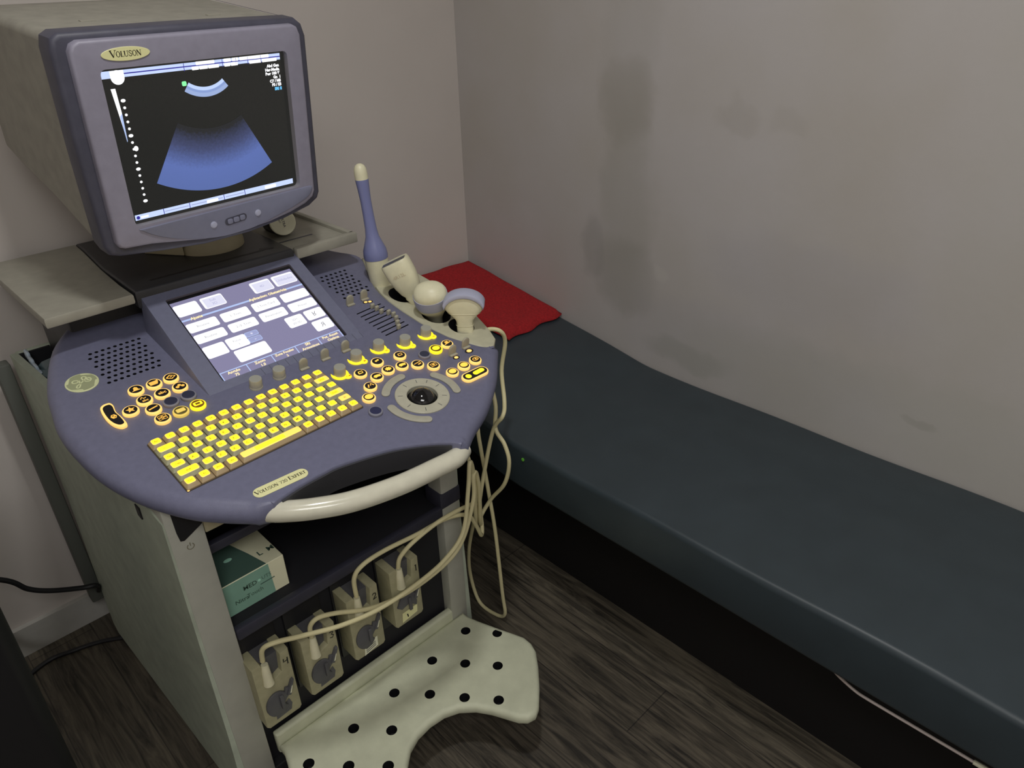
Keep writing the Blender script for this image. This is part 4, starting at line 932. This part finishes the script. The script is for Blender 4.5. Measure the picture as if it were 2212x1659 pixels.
cable(pr, [b3 - a3 * .045, (.955, 1.19, .79), (.975, 1.12, .74), (.95, 1.05, .66), (.93, 1.03, .607), (.93, 1.002, .576), (.93, .989, .532), (.93, 1.007, .464), (.925, 1.05, .40), (.90, 1.06, .36), (.87, 1.03, .37), (.842, .995, .50), (.828, .985, .56), (.815, .98, .56), (.811, .98, .5), (.774, .98, .412), (.718, .98, .376), (.616, .98, .367), (.525, .982, .388), (.456, .986, .425), (.42, .992, .435), (.404, .998, .42), (.403, .9995, .392)])
# 4: curved probe
p0 = kp(.5, .045, -.03)
pr = empty('ultrasound_probe', p0, 'cream curved probe with a broad grey fan-shaped head, nearest holder to the front', 'ultrasound probe', G_PROBES)
b4 = Vector((.905, 1.083, .838)); a4 = Vector((0.0, 0.0, 1)); s4 = Vector((1, -1, -.02)).normalized(); F4 = frame(b4, s4, a4.cross(s4), a4)
b = MB(); b.rings([sq(.013, .012, -.035), sq(.0175, .014, -.01), sq(.0175, .0145, .01), sq(.017, .0145, .022), sq(.019, .015, .030), sq(.028, .0155, .040), sq(.038, .016, .050), sq(.0425, .016, .060)], M_CREAM, T=F4)
for zz in (.018, .045): b.rings([sq(.0185 if zz < .03 else .0335, .0152 if zz < .03 else .0163, zz - .0008), sq(.0188 if zz < .03 else .0345, .0156 if zz < .03 else .0167, zz), sq(.0185 if zz < .03 else .035, .0152 if zz < .03 else .0163, zz + .0008)], M_CREAM, False, False, T=F4)
b.rings([sq(.0425, .016, .060), sq(.0425, .016, .068), sq(.036, .0155, .074), sq(.02, .0155, .081), sq(.004, .0155, .083)], M_CREAM, False, True, T=F4); b.build('body', pr, Matrix())
b = MB(); arc = [(.044 * math.sin(R(a)) * 1.0, .060 + .031 * math.cos(R(a)) + 0) for a in range(-80, 81, 8)]; arcin = [(x * .93, z - .0105) for x, z in arc][::-1]
b.prism((arc + arcin)[::-1], -.0195, .0195, M_LENS, r=.003, seg=2, T=F4 @ frame((0, 0, 0), (1, 0, 0), (0, 0, 1), (0, -1, 0))); b.build('grey_lens', pr, Matrix())
connector(pr, .316, .236, .402, '4', 4)
cable(pr, [b4 + Vector((.0, 0, -.03)), b4 + Vector((.03, -.01, -.03)), (.958, 1.075, .825), (.978, 1.055, .822), (.992, 1.055, .79), (.985, 1.062, .72), (.965, 1.035, .66), (.935, 1.01, .645), (.926, 1.035, .598), (.905, 1.055, .46), (.875, 1.05, .36), (.848, 1.02, .42), (.82, .985, .56), (.80, .97, .61), (.784, .962, .551), (.76, .96, .453), (.704, .96, .411), (.628, .96, .396), (.535, .96, .396), (.451, .962, .414), (.375, .968, .442), (.325, .976, .458), (.306, .99, .445), (.303, .998, .41)])

# ------------------------------------------------------------------ loose things
# carton on the shelf
b = MB(); gb = mat('carton_green', (92, 122, 108), .6, var=.06); gw = mat('carton_white', (176, 164, 140), .6, var=.03); gd = mat('carton_dark_green', (52, 72, 64), .6)
ct = empty('carton', (.335, 1.12, .48), 'pale green and white carton standing on the dark cabinet shelf', 'carton')
x0, x1, y0, y1, z0, z1 = .2845, .411, 1.066, 1.19, .4802, .553
b.box(x0, x1, y0, y1, z0, z1, gw, .001, 1)
F = frame((0, y0, 0), (1, 0, 0), (0, 0, 1), (0, -1, 0)); b.poly([(x0 + .001, z0 + .001), (x1 - .029, z0 + .001), (x1 - .032, z1 - .001), (x0 + .001, z1 - .001)], gb, .0004, F)
b.poly([(x0 + .001, y0 + .001), (x1 - .034, y0 + .001), (x1 - .045, y0 + .05), (x1 - .06, y1 - .02), (x0 + .001, y1 - .001)], gd, z1 + .0004)  # top of the green print, darkened to hold the shade there
ink = mat('carton_ink', (44, 62, 52), .6); pale = mat('carton_pale_ink', (120, 160, 142), .6); T = F
b.text('MED', .338, .527, .0135, ink, .0008, bold=.02, T=T); b.ell(.3565, .527, .003, .003, pale, .0008, T=T); b.text('UTS', .371, .5285, .011, gd, .0008, bold=.0, T=T)
b.text('Nitra', .318, .505, .0125, ink, .0008, bold=.01, T=T); b.text('Touch', .344, .5065, .0125, ink, .0008, T=T); b.rib([(.357, .516), (.386, .5165)], .0022, gd, .0008, T)
b.text('L  M', .393, y0 + .035, .018, ink, z1 + .0008, bold=.02); b.ell(.33, y0 + .06, .008, .005, pale, z1 + .0008)
b.build('box', ct, Matrix())
# round white jar lying on the right wing tray
jr = empty('jar', (.76, 1.55, .992), 'round jar lying on its side with white lid facing out, on the right wing tray', 'jar')
ja = Vector((-.22, -.90, .22)).normalized(); jz = Vector((0, 0, 1)); jx = jz.cross(ja).normalized(); FJ = frame((.746, 1.498, 1.0275), jx, ja.cross(jx), ja)
b = MB(); b.lathe([(.0265, -.006), (.0285, -.003), (.0285, .004), (.027, .0055), (.0001, .0057)], M_WHITE, 36, FJ)
b.build('lid', jr, Matrix())
b = MB()
b.text('ULTRA', .0, .001, .0075, M_LATCH, .0062, bold=.02, T=FJ @ Rz(-85)); b.text('gel', -.003, -.0055, .006, M_LATCH, .0062, T=FJ @ Rz(-85)); b.build('lid_print', jr, Matrix())
b = MB(); b.lathe([(.025, -.09), (.0275, -.086), (.0275, -.012), (.0265, -.0062)], M_BLACK, 36, FJ); b.build('body', jr, Matrix())
# plastic bag in the side pocket
def bag():
    b = MB(); m = mat('dark_teal_plastic_bag', (44, 58, 62), .3, var=.2, scale=30); n, k = 18, 9; rg = []
    for j in range(k + 1):
        t = j / k; s = math.sin(PI * (.12 + .80 * t)); z = .753 + .092 * t
        rg.append([(.278 + (.072 * s + .006 * math.sin(i * 2.1 + j)) * math.cos(2 * PI * i / n), 1.575 + (.115 * s + .008 * math.sin(i * 1.7 + j * 1.3)) * math.sin(2 * PI * i / n), z + .005 * math.sin(i * 2.7 + j)) for i in range(n)])
    b.rings(rg, m); o = tag(b.build('plastic_bag', sharp=25), 'crumpled dark teal plastic bag in the left side pocket of the machine', 'bag')
    b = MB(); wm = mat('bag_white_print', (128, 138, 148), .4)
    pts = [(.2085 + .004 * math.sin(j), 1.69 - .03 * j, .838 - .007 * abs(j - 1)) for j in range(6)]
    for j in range(6):
        x, y, z = (.2275 - .003 * math.sin(PI * j / 5), 1.70 - .032 * j, .826 - .004 * j)
        b.box(x - .004, x + .003, y - .014, y + .012, z - .012, z + .008, wm, .003, T=Matrix.Identity(4))
    b.build('white_print_band', o, Matrix())
bag()
# black cables on the floor at the left
for i, (pts, lb) in enumerate((([(-.25, 1.72, .55), (-.12, 1.70, .44), (.018, 1.7, .336), (.057, 1.7, .28), (.095, 1.7, .247), (.153, 1.7, .214), (.185, 1.70, .20), (.188, 1.73, .16)], 'thick black cable sagging across the wall to the back of the machine'),
                               ([(-.30, 1.62, .006), (-.12, 1.70, .006), (.02, 1.76, .006), (.09, 1.75, .006), (.15, 1.73, .006), (.22, 1.69, .006), (.26, 1.68, .03)], 'black cable lying on the floor beneath the sagging one'))):
    b = MB(); b.tube(spline(pts, 8), .006 if i == 0 else .0055, M_BLACK, 10); tag(b.build('power_cable'), lb, 'cable')
# black bin at the lower left corner
bn = empty('waste_bin', (-.17, 1.28, 0), 'black bin with rounded edges at the lower left, beside the machine', 'bin')
b = MB(); rg = [[(p[0], p[1], z) for p in rrect(-.34 + i_, .0 - i_, 1.10 + i_, 1.46 - i_, .03, 5)] for z, i_ in ((.0, .02), (.012, .012), (.72, .002), (.74, .0), (.76, .0))]
b.rings(rg, M_BLACK, True, False); b.rings([[(p[0], p[1], z) for p in rrect(-.33, -.01, 1.11, 1.45, .025, 5)] for z in (.76, .1)], M_BLACK, False, True); b.build('body', bn, Matrix())
b = MB(); b.rings([[(p[0], p[1], z) for p in rrect(-.34 - i_, i_, 1.10 - i_, 1.46 + i_, .03, 5)] for z, i_ in ((.735, .001), (.742, .006), (.76, .006), (.765, .002))], M_BLACK, False, False); b.build('rim', bn, Matrix())

# ------------------------------------------------------------------ camera and light
cam = bpy.data.cameras.new('camera'); co = bpy.data.objects.new('camera', cam); COL.objects.link(co)
yaw, pit, rol, F_ = R(43.73), R(29.38), R(1.69), 1589.3
fw = Vector((math.sin(yaw) * math.cos(pit), math.cos(yaw) * math.cos(pit), -math.sin(pit))); rt = Vector((math.cos(yaw), -math.sin(yaw), 0)); dn = fw.cross(rt)
r2 = rt * math.cos(rol) + dn * math.sin(rol); d2 = -rt * math.sin(rol) + dn * math.cos(rol)
co.matrix_world = frame((0, 0, 1.5), r2, -d2, -fw)
cam.sensor_fit = 'HORIZONTAL'; cam.sensor_width = 36; cam.lens = F_ / 2212 * 36; cam.clip_start = .02
sc.camera = co
def area(name, loc, tgt, sx, sy, pw, colr):
    l = bpy.data.lights.new(name, 'AREA'); l.shape = 'RECTANGLE'; l.size = sx; l.size_y = sy; l.energy = pw; l.color = colr
    o = bpy.data.objects.new(name, l); COL.objects.link(o); o.location = loc
    o.rotation_euler = (Vector(tgt) - Vector(loc)).to_track_quat('-Z', 'Y').to_euler()
area('ceiling_lamp', (.47, .56, 2.54), (.47, .56, 0), .13, .13, 10.5, (1, .99, .965))
area('fill_light', (-.35, -.9, 2.55), (-.2, -.8, 0), 1.2, .7, 26, (1, .99, .97))  # unseen broad fill light, added to even out the walls
wd = bpy.data.worlds.new('world'); sc.world = wd; wd.use_nodes = True; wd.node_tree.nodes['Background'].inputs[0].default_value = (.02, .02, .022, 1)
sc.view_settings.view_transform = 'Standard'; sc.view_settings.look = 'None'; sc.view_settings.exposure = 0; sc.view_settings.gamma = 1
